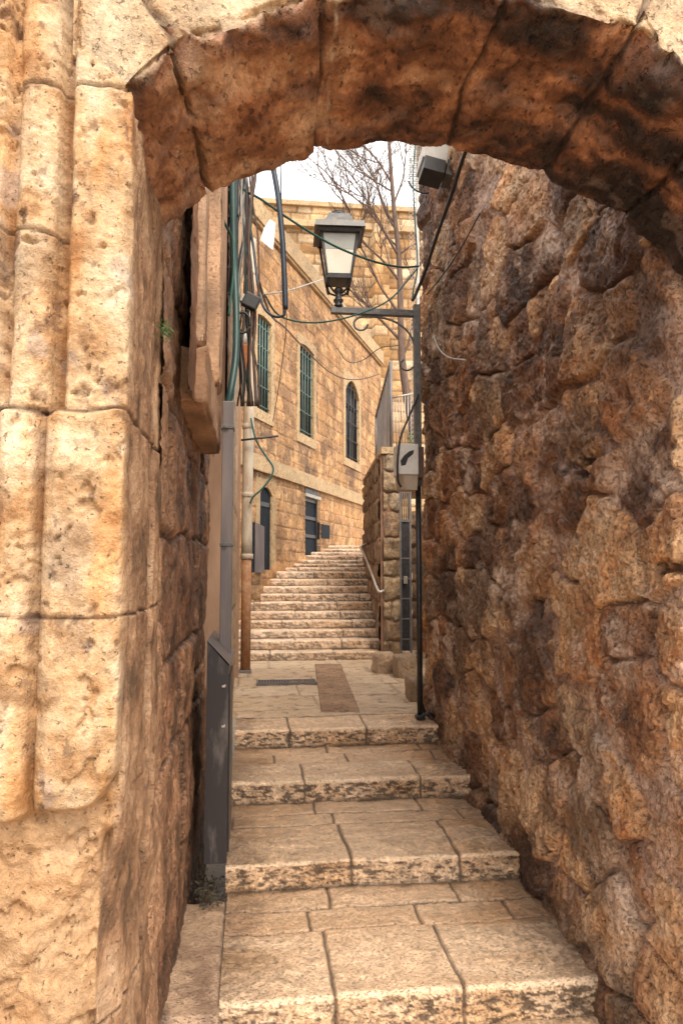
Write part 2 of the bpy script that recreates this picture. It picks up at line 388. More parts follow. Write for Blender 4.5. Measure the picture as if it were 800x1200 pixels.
# paved landing
X, Y = plane_grid(-.6, 2.6, 6.0, 9.9, .02)
idd, d, lu, lv, rn = blocks(X, Y, [5.6, 6.32, 7.0, 7.62, 8.25, 8.9, 10.2], 35, .55, 1.1, warp=.015, corner=.01)
Zg = .449 + .004 * (Y - 6) + .005 * sst(0, .015, d) + .006 * fbm(X * 5, Y * 5) + .006 * fbm(X * 20, Y * 20, 0, 2)
c = mixc((.62, .47, .32), (.52, .37, .235), rn[..., 0] * .6 + .4 * sst(-.4, .6, fbm(X * 2, Y * 2)))
c = mixc(c, (.20, .13, .08), sst(.25, .6, fbm(X * 9, Y * 9, 4, 4)) * .7)
c = mixc(c, (.22, .145, .09), (1 - sst(0, .022, d)) * .75)
struct(grid('landing', np.stack([X, Y, Zg], -1), c, M_step))
# smooth brown strip of the covered channel
q = [PZ(368, 779, .47), PZ(400, 779, .47), PZ(423, 835, .455), PZ(375, 835, .455)]
n = 60; m = 160
A = np.linspace(0, 1, n)[:, None, None]; B = np.linspace(0, 1, m)[None, :, None]
Pq = (np.array(q[3]) * (1 - A) + np.array(q[2]) * A) * (1 - B) + (np.array(q[0]) * (1 - A) + np.array(q[1]) * A) * B
Pq[..., 2] = .449 + .004 * (Pq[..., 1] - 6) + .022
edge = np.minimum(np.minimum(A, 1 - A) * .34, np.minimum(B, 1 - B) * 3.2)[..., 0]
Pq[..., 2] -= .03 * (edge < .006)
struct(grid('paved_strip', Pq, mixc((.30, .185, .11), (.23, .135, .08), sst(-.3, .5, fbm(Pq[..., 0] * 4, Pq[..., 1] * 2))), M_plain))
ga, gb = PZ(303, 800, .47), PZ(368, 799, .47)
gr = thing('drain_grate', 'long narrow dark drain grate set across the paved landing beside the brown strip', 'drain', ((ga[0] + gb[0]) / 2, ga[1], .46))
bm = bmesh.new()
box_into(bm, (ga[0], 7.64, .45), (gb[0], 7.66, .484)); box_into(bm, (ga[0], 7.86, .45), (gb[0], 7.88, .484))
box_into(bm, (ga[0] - .02, 7.64, .45), (ga[0], 7.88, .484)); box_into(bm, (gb[0], 7.64, .45), (gb[0] + .02, 7.88, .484))
bm_obj('frame', bm, M_gate, gr)
bm = bmesh.new(); x = ga[0] + .015
while x < gb[0] - .01: box_into(bm, (x, 7.66, .452), (x + .017, 7.86, .480)); x += .03
bm_obj('slats', bm, M_gate, gr)
box('pit_bottom', (ga[0], 7.66, .40), (gb[0], 7.86, .465), M_dark, gr, 0)

# upper flight
YS = [763.6, 749.6, 738, 727, 716.5, 705.5, 696, 687, 678.5, 670, 665, 660.6, 656, 651, 647, 643, 639]
upper = thing('stone_staircase', 'long upper flight of seventeen narrow pale steps climbing from the landing past the stone house', 'staircase', (.9, 9.7, .46))
ZU = []; YU = []
for k, y in enumerate(YS):
    Yk = 9.65 + .25 * k if k < 9 else 9.65 + .25 * 9 + .36 * (k - 9)
    ZU.append(PY(370, y, Yk)[2]); YU.append(Yk)
for k in range(len(YS)):
    last = k == len(YS) - 1
    dep = 3.0 if last else YU[k + 1] - YU[k] + .02
    prevz = .46 if k == 0 else ZU[k - 1]
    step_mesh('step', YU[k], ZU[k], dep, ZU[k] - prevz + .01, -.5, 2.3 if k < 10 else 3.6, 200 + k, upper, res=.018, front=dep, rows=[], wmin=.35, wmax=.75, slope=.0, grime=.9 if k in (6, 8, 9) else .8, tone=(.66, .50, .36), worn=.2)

# kerb slab at the foot of the passage wall
X, Y = plane_grid(-.42, -.112, 2.86, 3.80, .01)
idd, d, lu, lv, rn = blocks(X, Y, [2.0, 2.862, 3.75, 4.5], 5, 2, 3, warp=.01)
e = np.minimum(-.112 - X, Y - 2.86)
Zg = -.008 - .012 * (1 - sst(0, .016, e)) + .008 * fbm(X * 9, Y * 9, 1, 4)
Zg = np.where(Y < 2.865, -.20, Zg)
c = mixc((.46, .31, .205), (.28, .18, .12), sst(-.3, .5, fbm(X * 8, Y * 8, 5, 5)))
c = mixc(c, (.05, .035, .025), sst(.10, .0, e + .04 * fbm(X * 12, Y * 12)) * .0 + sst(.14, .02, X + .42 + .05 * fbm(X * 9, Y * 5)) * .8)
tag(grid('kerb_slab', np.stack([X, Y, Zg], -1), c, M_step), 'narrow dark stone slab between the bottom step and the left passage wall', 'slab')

# ------------------------------------------------------------------ right rubble wall
res = .0062
y = np.arange(2.20, 6.30, res); z = np.concatenate([np.arange(-.30, 4.3, res * 1.08), np.arange(4.3, 5.45, .014)])
U, V = np.meshgrid(y, z, indexing='ij')
rows = [-.6, -.16, .14, .40, .78, 1.18, 1.50, 1.93, 2.22, 2.62, 2.94, 3.30, 3.72, 4.1, 4.5, 4.95, 5.6]
idd, d, lu, lv, rn = rubble(U, V, .43, .31, 12, .75, .38, .028)
n1 = fbm(U * 5, V * 5, 2.2, 5, .55); n2 = ridge(U * 9, V * 9, 8.8, 4); n3 = fbm(U * 1.4, V * 1.4, 5.5, 3); n4 = fbm(U * 22, V * 22, 1.5, 3, .6)
smear = sst(-.25, .25, fbm(U * 1.5, V * 1.5, 30.5, 4) + .25 * sst(.2, 1.6, V) - .12)             # where mortar is smeared nearly flush
rr_ = .018 + .04 * rn[..., 3] ** 2 + .012 * n1
rr_ = np.maximum(rr_, .012); xx = np.clip((d - .006 - .004 * n4) / rr_, 0, 1); rnd_ = np.sqrt(1 - (1 - xx) ** 2)
stoneh = .038 * rnd_ + (rn[..., 1] - .5) * .034 + lu * (rn[..., 5] - .5) * .035 + lv * (rn[..., 4] - .5) * .035
mort = -.002 + .025 * smear + .008 * n1
sm = sst(-.004, .010, stoneh + .006 * n4 - mort)
h = np.where(stoneh > mort, stoneh, mort)
pitn = sst(.38, .66, fbm(U * 22, V * 19, 60.1, 4, .62)); holes = sst(.72, .9, fbm(U * 6, V * 4, 90.1, 4, .6))
crag = ridge(U * 4 + .6 * n1, V * 3, 77.7, 5)
crag2 = ridge(U * 11 + 1.5 * n1, V * 8, 87.7, 4)
h = h + .012 * n1 + .009 * (crag - .4) * (.35 + .65 * sm) + .010 * (crag2 - .4) * (.4 + .6 * sm) + .006 * n2 * sm + .006 * n4 - .012 * pitn * (.4 + .6 * sm) - .05 * holes + .028 * n3
h = h + .06 * sst(.5, -.2, V)                                       # the foot of the wall spreads
h = h - .12 * sst(6.05, 6.3, U + .05 * n3) - .22 * sst(2.32, 2.2, U)
pal = np.array([(.46, .245, .115), (.34, .175, .088), (.55, .32, .165), (.40, .18, .070), (.30, .16, .095), (.60, .39, .22)])
grain = fbm(U * 5, V * 5, 70.2, 7, .68) * .55 + .18 * fbm(U * 30, V * 30, 71.2, 3, .7)
tt = .48 + .34 * grain + (rn[..., 6] - .5) * .62
c = ramp3(tt, [(.05, (.065, .036, .024)), (.28, (.22, .105, .052)), (.46, (.40, .20, .092)), (.66, (.58, .345, .175)), (.95, (.74, .53, .33))])
c = mixc(c, c * (1.08, .84, .60), sst(.05, .6, fbm(U * 2.6, V * 2.6, 44.4, 4)) * .7)          # iron stain
mc = ramp3(.5 + .5 * grain, [(.1, (.22, .13, .09)), (.5, (.44, .28, .19)), (.9, (.60, .42, .31))])
c = mixc(mc, c, sm)
c = mixc(c, (.045, .026, .02), np.clip(pitn * .35 + holes * .85, 0, 1) * .9)
c = mixc(c, (.06, .035, .027), sst(.02, .45, fbm(U * 1.3, V * 1.0, 51.2, 7, .62) + .16 * sst(1.8, 3.2, V)) * .68)              # black weathering in ragged patches
c = mixc(c, (.66, .48, .35), sst(.18, .75, fbm(U * 2.2, V * 2.2, 15.9, 7, .62) + .28 * sst(3.9, 2.6, U) * sst(2.2, 1.0, V)) * .65)                 # pale lime patches, with light on the lower near part painted in
c = mixc(c, (.045, .03, .024), sst(.30, -.05, V - .165 * (U - 2.9) + .12 * n1) * .55)             # wet dirt along the foot
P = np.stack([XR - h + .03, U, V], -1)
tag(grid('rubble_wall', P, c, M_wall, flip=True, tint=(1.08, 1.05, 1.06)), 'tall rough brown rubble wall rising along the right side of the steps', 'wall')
rw = bpy.data.objects['rubble_wall']
# its thickness, seen only from the side
box('backing', (XR + .12, 2.235, -.4), (XR + .75, 6.22, 5.40), M_tan, rw, 0)

# ------------------------------------------------------------------ left passage wall
y = np.arange(2.24, 5.3, .0095); z = np.arange(-.42, 3.7, .0105)
U, V = np.meshgrid(y, z, indexing='ij')
rows = [-.6, -.1, .42, .92, 1.30, 1.78, 2.22, 2.66, 3.1, 3.55, 4.0, 4.5, 5.4]
idd, d, lu, lv, rn = blocks(U, V, rows, 41, .5, 1.05, warp=.05, split=.15, wf=1.5, corner=.03)
n1 = fbm(U * 5, V * 5, 12.2, 5, .55); n4 = fbm(U * 24, V * 18, 11.5, 4, .65); n3 = fbm(U * 1.4, V * 1.4, 15.5, 3)
xx = np.clip((d - .006) / .03, 0, 1); st = np.sqrt(1 - (1 - xx) ** 2)
h = .026 * st + (rn[..., 1] - .5) * .024 + lu * (rn[..., 2] - .5) * .02 + .009 * n1 + .005 * n4 * st - .008 * sst(.35, .6, fbm(U * 13, V * 13, 3.3, 4)) + .02 * n3
c = np.array([(.20, .115, .070), (.24, .135, .075), (.17, .095, .06), (.27, .16, .095)])[np.clip((rn[..., 0] * 4).astype(int), 0, 3)]
c = mixc(c, c * (.6, .52, .5), sst(-.2, .5, fbm(U * 3, V * 3, 7.2, 4)) * .8)
g_ = fbm(U * 5, V * 5, 17.2, 7, .68)
c = c * (1 + .9 * g_[..., None]).clip(.35, 2)
c = mixc((.10, .062, .042), c, sst(.003, .014, d))
c = mixc(c, (.34, .22, .14), sst(.3, .6, n4) * .5)
c = mixc(c, (.42, .27, .17), sst(2.75, 2.45, U + .15 * n3) * .65)                                    # paler stones near the arch
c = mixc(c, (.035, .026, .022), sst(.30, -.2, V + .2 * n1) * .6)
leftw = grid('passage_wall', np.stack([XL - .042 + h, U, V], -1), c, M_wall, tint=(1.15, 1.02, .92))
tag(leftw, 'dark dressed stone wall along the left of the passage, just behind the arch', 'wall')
box('backing', (XL - .8, 2.3, -.42), (XL - .12, 5.3, 3.65), M_tan, leftw, 0)

# ------------------------------------------------------------------ archway
ARCH_F, ARCH_B = 1.69, 2.26
CX, CZ, RAD = .543, 1.81, 1.225
archway = thing('stone_archway', 'pale limestone archway in the foreground with moulded left jamb and dark soot stained vault', 'archway', (.45, 1.95, -.3))
# left jamb: moulded front, corner, reveal
Xc = -.283; X0 = -.98; Lf = Xc - X0; Lr = ARCH_B - ARCH_F + .03
s = np.arange(0, Lf + Lr, .0045); z = np.arange(-.42, 3.45, .0052)
S, V = np.meshgrid(s, z, indexing='ij')
zb = 1.105                                                            # where the mouldings stop
low = sst(zb + .03, zb - .03, V)
big = sst(1.985, 1.995, V)
rc = np.where(V > 1.985, .018 + .012 * fbm(V * 5, V * 0, 3.3, 4), np.where(V > zb, .014, .014 + .12 * sst(zb, zb - .25, V)))
rc = np.clip(rc + sst(zb + .18, zb - .02, V) * .05, .008, .2)
t = S - Lf
a = np.clip((t + rc) / (2 * rc), 0, 1) * math.pi / 2
on = np.abs(t) < rc
PXc = np.where(t <= -rc, X0 + S, np.where(on, Xc - rc + rc * np.sin(a), Xc)); PYc = np.where(t <= -rc, ARCH_F, np.where(on, ARCH_F + rc - rc * np.cos(a), ARCH_F + t))
nX, nY = np.sin(a), -np.cos(a)
Xs = X0 + S
def roll(x, a, b, hh): c_ = (a + b) / 2; r_ = (b - a) / 2; k = np.clip(1 - ((x - c_) / r_) ** 2, 0, 1); return hh * np.sqrt(k)
wob = .006 * fbm(V * 2.5, V * 0 + 1, 2.2, 3)
lo_m = (roll(Xs + wob, -.66, -.563, .045) + roll(Xs + wob, -.557, -.468, .048) + np.where(Xs > -.462, .046 * np.clip((Xs + .462) / .035, 0, 1) ** .5, 0) + np.where(Xs < -.66, .028, 0))
up_m = (np.where(Xs < -.568, .030, 0) + roll(Xs + wob, -.545, -.452, .042) + np.where(Xs > -.425, .036 * np.clip((Xs + .425) / .012, 0, 1) ** .5, 0) - np.where((Xs > -.452) & (Xs < -.425), .018, 0))
mould = np.where(V > 1.988, up_m, lo_m + .016)
stop = zb + .035 * np.clip(1 - ((Xs + .512) / .045) ** 2, -.3, 1) * -.4 + np.where(Xs > -.46, .10 * sst(-.38, -.24, Xs) ** 1.5, 0) + .006 * fbm(Xs * 12, V * 3, 6)
above = sst(-.004, .022, V - stop)
round_end = np.sqrt(np.clip((V - stop) / .06, 0, 1))
onrev = t > 0
front_d = mould * above * (.55 + .45 * round_end) - .012 * (1 - above) + (1 - above) * (.016 * fbm(Xs * 6, V * 5, 9, 4) + .010 * fbm(Xs * 18, V * 18, 10, 3) + .02 * sst(zb, .4, V))
joints = [1.531, 1.99, 2.40, 2.752, .12, .62]
jd = np.full_like(V, 9.)
for k, jz in enumerate(joints):
    wv = jz + .010 * fbm(Xs * 4, V * 0, k * 3.3, 4)
    m_ = np.abs(V - wv)
    if jz == 2.40: m_ = np.where(Xs < -.43, m_, 9)
    jd = np.minimum(jd, m_)
jdep = np.where(np.abs(V - 1.99) < .05, .016, .010)
jw = np.where(np.abs(V - 1.99) < .05, .009, .005) + .004 * fbm(Xs * 9, V * 9, 4, 3)
jn = 1 - sst(.001, np.maximum(jw, .004), jd)
fr = fbm(Xs * 5, V * 8, 21, 5); fr2 = fbm(Xs * 16, V * 26, 22, 4)
chip = sst(.28, .55, fbm(Xs * 7, V * 6, 33, 4)) * np.where(V > 1.99, 1, .35)
edgechip = sst(.03, .0, np.abs(t)) * sst(-.05, .45, fbm(V * 6, V * 0, 14, 4)) * np.where((V > 1.99) | (V < zb), 1.0, .25)
strata = ridge(Xs * 3.5, V * 13 + 1.2 * fbm(Xs * 4, V * 4, 3, 4), 71, 4)
d_ = front_d + .0045 * fr + .0035 * fr2 + .004 * (ridge(Xs * 14, V * 14, 75, 4) - .4) - .012 * sst(.42, .60, fbm(Xs * 13, V * 13, 76, 4, .6)) - .0035 * sst(.9, 1.35, strata) * sst(-.1, .4, fbm(Xs * 5, V * 4, 73, 3)) - jdep * jn - .007 * chip - .028 * edgechip
# the reveal: dressed block nearer, groove, rougher stone behind
rev = .008 * fbm(t * 9, V * 5, 41, 4) + .003 * fr2 - .010 * jn
rv_g = np.where((V < 1.99) & (V > .55), -.10 * sst(.02, .0, np.abs(t - .40 - .02 * fbm(V * 3, V * 0, 3, 3)) - .035), 0)
rough_up = np.where(V > 1.99, .009 * fbm(t * 5, V * 2.2, 44, 5) - .010 * sst(.1, .5, fbm(t * 9, V * 1.2, 47, 4)), 0)
taper = np.where(V > 1.99, -.008 * sst(0, .1, t), 0)
rev = rev + rv_g + rough_up + taper + np.where(V < zb, .03 * fbm(t * 3, V * 2, 55, 4), 0)
wr = sst(-.004, .02, t)
D = d_ * (1 - wr) + rev * wr
P = np.stack([PXc + nX * (rev * wr + (np.minimum(d_, 0) * .6 + .002) * (1 - wr)), PYc - d_ * sst(.014, .001, t), V], -1)
gj = fbm(Xs * 6, V * 6, 61, 7, .66); gk = fbm(Xs * 9, V * 1.6, 63, 5, .6)
c = ramp3(.56 + .40 * gj, [(.05, (.24, .125, .06)), (.30, (.46, .28, .14)), (.50, (.60, .43, .26)), (.72, (.68, .53, .36)), (.95, (.76, .65, .50))])
c = mixc(c, c * (.92, .68, .42), sst(-.1, .8, gk) * .75)                    # ochre streaks running down
c = mixc(c, (.20, .115, .07), sst(.30, .56, fbm(Xs * 4, V * 3.2, 67, 7, .66)) * np.where(V > 1.99, .8, .45))   # brown dirt
groove = sst(.020, .0, np.abs(Xs + np.where(V > 1.99, .438, .465))) + sst(.020, 0, np.abs(Xs + np.where(V > 1.99, .556, .56)))
c = mixc(c, (.27, .125, .045), np.clip(groove, 0, 1) * .9 * (~onrev) * above * sst(-.5, .3, fbm(V * 3, Xs * 2, 65, 3)))
c = mixc(c, (.20, .11, .06), chip * .35 + edgechip * .3)
c = mixc(c, (.38, .32, .30), sst(.45, .6, fbm(Xs * 8, V * 5, 77, 4)) * .5)
c = mixc(c, (.085, .045, .032), jn * np.where(np.abs(V - 1.99) < .05, .9, .6))
spots = sst(.50, .62, fbm(Xs * 22, V * 22, 81, 4)); c = mixc(c, (.12, .07, .045), spots * .6)
c = mixc(c, mixc((.50, .33, .19), (.40, .235, .115), sst(-.3, .5, fbm(Xs * 4, V * 4, 83, 4))), (1 - above) * (1 - wr) * .85)
c = mixc(c, ramp3(.5 + .55 * fbm(t * 6, V * 4, 90, 7, .66), [(.1, (.10, .058, .035)), (.4, (.26, .15, .088)), (.65, (.38, .24, .145)), (.95, (.50, .35, .23))]), wr * .94)  # reveal coloured darker brown, its shade put into the stone colour
c = mixc(c, (.035, .022, .018), np.clip(-rv_g / .06, 0, 1) * wr * .85)
c = mixc(c, (.06, .04, .03), jn * wr * .7)
keep = ~((V[:-1, :-1] > 2.735 + .95 * np.maximum(Xc - Xs[:-1, :-1], 0)) & (Xs[:-1, :-1] > -.425))
grid('jamb', P, c, M_dress, archway, keep=keep, tint=(.86, .80, .74))
# right jamb (outside the picture)
y = np.arange(0, 1.3, .02); z = np.arange(-.42, 1.815, .02); S, V = np.meshgrid(y, z, indexing='ij')
PXr = np.where(S < .56, 1.752, 1.752 + S - .56); PYr = np.where(S < .56, ARCH_B - S, ARCH_F)
n = fbm(S * 5, V * 5, 3, 4)
idd, d, lu, lv, rn = blocks(S, V, np.arange(-.6, 2.6, .45), 66, .4, .6)
P = np.stack([PXr - .012 * n * (S < .56), PYr + .012 * n * (S >= .56), V], -1)
grid('jamb', P, mixc((.1, .06, .04), mixc((.56, .40, .24), (.42, .27, .15), rn[..., 0]), sst(0, .015, d)), M_dress, archway)

# vault and face of the arch
th = np.arange(R(-3), R(133.3), .0060)
FL, IL, BL = .62, ARCH_B - ARCH_F, .50
s = np.arange(0, FL + IL + BL, .0085)
T, S = np.meshgrid(th, s, indexing='ij')
J = [R(q) for q in (-20, 18, 38, 55.5, 70.5, 86.5, 107, 124.5, 146)]
tw = T + .012 * fbm(S * 5, T * 2, 3.3, 3)
vid = np.searchsorted(J, tw); lo = np.array([-9] + J)[vid]; hi = np.array(J + [9])[vid]
jd = np.minimum(tw - lo, hi - tw) * RAD
rt = np.random.RandomState(5).rand(20, 6); rn = rt[vid]
rc = .03 + .02 * fbm(T * 4, T * 0, 8, 4)
Rout = np.minimum(np.where(np.cos(T) < -.05, .978 / np.maximum(-np.cos(T), .05), 9), 1.85)
fs = np.clip((FL - S) / FL, 0, 1)                                    # 1 at the outer edge of the face
rad = np.where(S < FL, RAD + fs * (Rout - RAD), np.where(S < FL + IL, RAD, RAD + (S - FL - IL)))
splay = .065 * np.clip(1 - (S - FL) / IL, 0, 1) * np.where(S < FL, np.clip(1 - fs * 3, 0, 1), 1)
Yv = np.where(S < FL, ARCH_F, np.where(S < FL + IL, ARCH_F + S - FL, ARCH_B))
# displacement across the surface
n1 = fbm(T * 5, S * 3, 17, 5, .55); n2 = fbm(T * 17, S * 10, 18, 4); n3 = fbm(T * 5, S * 1.5, 19, 3)
jn = 1 - sst(.001, np.maximum(.010 + .010 * n1, .003), jd)
off = (rn[..., 1] - .5) * .026
intr = sst(FL - .01, FL + .01, S) * sst(FL + IL + .02, FL + IL - .02, S)
dis = off + .018 * n1 + .008 * n2 - .035 * jn * (.4 + .6 * (rn[..., 0] > .4)) + .016 * n3 + .010 * (ridge(T * 9, S * 5, 91, 4) - .4)
c1 = sst(.075, .0, np.abs(S - FL)); c2 = sst(.06, .0, np.abs(S - FL - IL))
chipf = .006 + .030 * sst(-.3, .6, fbm(T * 7, S * 6, 23, 5, .6)) + .05 * sst(.09, .0, jd) * (rn[..., 4] > .35)
chipb = .004 + .013 * sst(-.2, .7, fbm(T * 8, S * 7, 27, 5, .6)) + .015 * sst(.05, .0, jd)
rad = rad + splay - dis * intr + (c1 * chipf + c2 * chipb) * (S > FL - .25)
Yv = Yv - (1 - intr) * (S < FL) * (.012 * n1 + .004 * n2 - .02 * jn + (rn[..., 2] - .5) * .02) + c1 * chipf * (S < FL) * .8 - c2 * .5 * chipb * (S > FL + IL)
P = np.stack([CX + rad * np.cos(T), Yv, CZ + rad * np.sin(T)], -1)
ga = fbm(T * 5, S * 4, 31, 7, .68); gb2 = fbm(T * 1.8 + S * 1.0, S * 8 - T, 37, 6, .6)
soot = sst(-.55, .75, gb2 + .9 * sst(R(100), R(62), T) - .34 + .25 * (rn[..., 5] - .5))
ti = .52 + .16 * sst(R(98), R(112), T) + .42 * ga - .42 * soot + .2 * (rn[..., 3] - .5)  # left of the vault made paler, its light put into the colour
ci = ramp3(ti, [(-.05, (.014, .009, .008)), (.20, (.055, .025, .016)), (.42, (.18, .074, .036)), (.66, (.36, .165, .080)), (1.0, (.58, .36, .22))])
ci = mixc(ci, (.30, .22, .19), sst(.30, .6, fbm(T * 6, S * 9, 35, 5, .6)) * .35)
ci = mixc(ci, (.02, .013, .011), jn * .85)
cf = mixc((.58, .43, .27), (.46, .31, .17), sst(-.4, .5, n1)); cf = mixc(cf, (.40, .19, .07), sst(.2, .6, fbm(T * 5, S * 5, 39, 4)) * .6)
cf = mixc(cf, (.10, .06, .04), jn * .8)
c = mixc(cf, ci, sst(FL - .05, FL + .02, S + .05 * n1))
c = mixc(c, (.60, .52, .42), sst(.0035, .0, np.abs(T - R(105.6) - .01 * fbm(S * 6, S * 0, 3, 3))) * intr * sst(-.4, .2, n2) * .7)    # a thin lime run
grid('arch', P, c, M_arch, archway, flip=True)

# ------------------------------------------------------------------ plastered house on the left, behind the passage wall
house = thing('plastered_house', 'tan plastered house wall with jutting stone ledge above the dark passage on the left', 'house', (-.4, 6.5, .4))
y = np.arange(4.9, 9.2, .03); z = np.arange(.2, 5.75, .03); U, V = np.meshgrid(y, z, indexing='ij')
idd, d, lu, lv, rn = blocks(U, V, np.arange(0, 6.2, .32), 90, .35, .6, warp=.02)
c = mixc((.10, .07, .05), mixc((.44, .30, .19), (.34, .22, .13), rn[..., 0]), sst(0, .012, d))
grid('wall', np.stack([-.19 + .010 * sst(0, .02, d) + .01 * fbm(U * 4, V * 4), U, V], -1), c, M_house, house)
box('wall_end', (-1.2, 4.95, .2), (-.20, 9.15, 5.7), M_tan, house, 0)
# upper storey jutting over the passage
y = np.arange(2.72, 4.5, .012); z = np.arange(2.30, 4.15, .012); U, V = np.meshgrid(y, z, indexing='ij')
idd, d, lu, lv, rn = blocks(U, V, [2.2, 2.62, 2.98, 3.3, 3.7, 4.3], 131, .5, .8, warp=.015)
c = mixc((.07, .04, .03), mixc((.34, .185, .105), (.25, .125, .07), rn[..., 0]), sst(0, .010, d)); c = mixc(c, c * .6, sst(0, .5, fbm(U * 3, V * 5, 8, 4)) * .7)
bot = 2.33 + 0 * U
grid('jetty', np.stack([-.250 + .008 * sst(0, .015, d) + .01 * fbm(U * 4, V * 4) + .003 * fbm(U * 20, V * 20), U, np.maximum(V, bot)], -1), c, M_dress, house)
def lump(name, lo, hi, mat, parent, col, seed, amp=.006, res=.03):
    """A dressed block with worn edges."""
    bm = bmesh.new(); bmesh.ops.create_cube(bm, size=1); bmesh.ops.subdivide_edges(bm, edges=bm.edges[:], cuts=14, use_grid_fill=True)
    lo, hi = np.array(lo, float), np.array(hi, float); sz = hi - lo; V0 = np.array([v.co[:] for v in bm.verts])
    q = V0 * 2; e = 1 - np.abs(q); edge = np.sort(e * sz / 2, axis=1)[:, 1]
    W = lo + (V0 + .5) * sz; n_ = fbm(W[:, 0] * 9, W[:, 1] * 9 + seed, W[:, 2] * 9, 4)
    W = W - np.sign(V0) * (np.abs(V0) > .499) * (amp * (.5 + n_) + .016 * sst(.025, 0, edge) * (.7 + n_))[:, None]
    for v, p in zip(bm.verts, W): v.co = Vector(p)
    o = bm_obj(name, bm, mat, parent, smooth=True)
    ca = o.data.color_attributes.new('Col', 'FLOAT_COLOR', 'POINT'); c4 = np.ones((len(W), 4), np.float32)
    c4[:, :3] = np.clip(np.array(col) * (1 + .5 * fbm(W[:, 0] * 6, W[:, 1] * 6, W[:, 2] * 6 + seed, 5))[:, None], 0, 1); ca.data.foreach_set('color', c4.ravel()); return o
lump('ledge', (-.40, 3.00, 2.315), (-.19, 4.35, 2.575), M_dress, house, (.40, .24, .145), 3)
lump('ledge_post', (-.262, 3.62, 2.58), (-.170, 3.95, 4.0), M_dress, house, (.46, .29, .18), 5)
lump('ledge_post', (-.265, 3.02, 2.577), (-.205, 3.12, 3.9), M_dress, house, (.44, .29, .19), 8)
bm = bmesh.new()
ha, hb = PY(265, 150, 5.0), PY(278.5, 345, 5.0)
box_into(bm, (ha[0], 5.0, hb[2]), (ha[0] + .012, 5.03, ha[2])); box_into(bm, (hb[0] - .012, 5.0, hb[2]), (hb[0], 5.03, ha[2]))
for i in range(7): zz = hb[2] + i * (ha[2] - hb[2]) / 6.5; box_into(bm, (ha[0], 5.0, zz), (hb[0], 5.03, zz + .02))
sh = bm_obj('shutter', bm, M_blue, house)
box('panel', (ha[0] + .012, 5.008, hb[2]), (hb[0] - .012, 5.022, ha[2]), M_door, sh, 0)

# ------------------------------------------------------------------ facade of the stone house up the stairs
fd = np.array([.44, 1.0]); fd /= np.linalg.norm(fd)
FO = np.array([.60 - .44 * 1.75, 12.4 - 1.75])                          # start of the facade at its left end
fn = np.array([fd[1], -fd[0]])                                        # towards the alley
def onfac(px, py, out=0.0):
    r = ray(px, py); k = ((FO - EYE[:2]) @ fn + out) / (r[:2] @ fn); p = r * k + EYE
    return (p[:2] - FO) @ fd, p[2]
def fac(u, z, out=0.0): q = FO + fd * u + fn * out; return np.array([q[0], q[1], z])
stone_house = thing('stone_house', 'honey coloured stone house with barred windows and slanting parapet beside the upper steps', 'house', fac(3, .9))
Lfac = onfac(446, 500)[0]
strz = onfac(360, 564)[1]; topz = np.mean([onfac(335, 292)[1], onfac(450, 418)[1]])
def rect_px(x0, y0t, x1, y1b):
    """left, right, sill and head of an opening given by its corners in the photograph"""
    xm = (x0 + x1) / 2; return onfac(x0, 500)[0], onfac(x1, 500)[0], onfac(xm, y1b)[1], onfac(xm, y0t)[1]
openings = {'w1': rect_px(299, 371, 315.5, 482), 'w2': rect_px(349.5, 406, 366, 511), 'w3': rect_px(403.5, 447, 419.5, 540),
            'd1': rect_px(305, 571, 319, 668), 'd2': rect_px(357.5, 584, 374.5, 652), 'h': rect_px(375.5, 615, 385.5, 631)}
u = np.arange(-.6, Lfac + .02, .017); z = np.arange(.2, topz - .20, .017); U, V = np.meshgrid(u, z, indexing='ij')
hr = [0.1]; rg = np.random.RandomState(4)
while hr[-1] < 7: hr.append(hr[-1] + .17 + .10 * rg.rand())
idd, d, lu, lv, rn = blocks(U, V, hr, 95, .18, .46, warp=.02, wf=2, corner=.012)
n1 = fbm(U * 4, V * 4, 3, 4); n2 = fbm(U * 14, V * 14, 4, 3)
h = .010 * sst(.0, .018, d) + (rn[..., 1] - .5) * .008 + .008 * n1 + .006 * n2
c = np.array([(.50, .34, .185), (.44, .285, .145), (.55, .395, .23), (.40, .245, .12), (.48, .32, .20), (.36, .235, .135)])[np.clip((rn[..., 0] * 6).astype(int), 0, 5)]
c = mixc(c, (.49, .335, .19), .35) * (1 + .38 * fbm(U * 3, V * 3, 23, 7, .68))[..., None]
c = mixc(c, (.17, .11, .07), sst(.12, .45, fbm(U * 1.3, V * 1.6, 29, 7, .62)) * .6)
c = mixc((.20, .13, .08), c, sst(-.002, .014, d))
st = 0
for k in ('w1', 'w2', 'w3'):                                          # dark run-off stains below the sills
    a_, b_, zs, zh = openings[k]; mid = (a_ + b_) / 2
    st = np.maximum(st, sst(.55, .15, np.abs(U - mid) + .25 * n1) * sst(zs - 1.25, zs - .3, V + .2 * n2) * (V < zs) * sst(-.25, .25, fbm(U * 4.5, V * 4.5, 12, 4)))
c = mixc(c, (.12, .085, .075), np.clip(st, 0, 1) * .75)
a_, b_, zs, zh = openings['d2']
soot = sst(.5, .1, np.abs(U - (a_ + b_) / 2 + .12) + .2 * n1) * sst(zh - .3, zh + .1, V) * sst(zh + .75, zh + .35, V + .2 * n1)
c = mixc(c, (.06, .045, .042), soot * .8)
c = mixc(c, (.25, .16, .10), sst(.35, .6, fbm(U * 7, V * 7, 19, 4)) * .5)
P = np.stack([FO[0] + fd[0] * U + fn[0] * h, FO[1] + fd[1] * U + fn[1] * h, V], -1)
keep = np.ones((len(u) - 1, len(z) - 1), bool); Uc, Vc = U[:-1, :-1] + .008, V[:-1, :-1] + .008
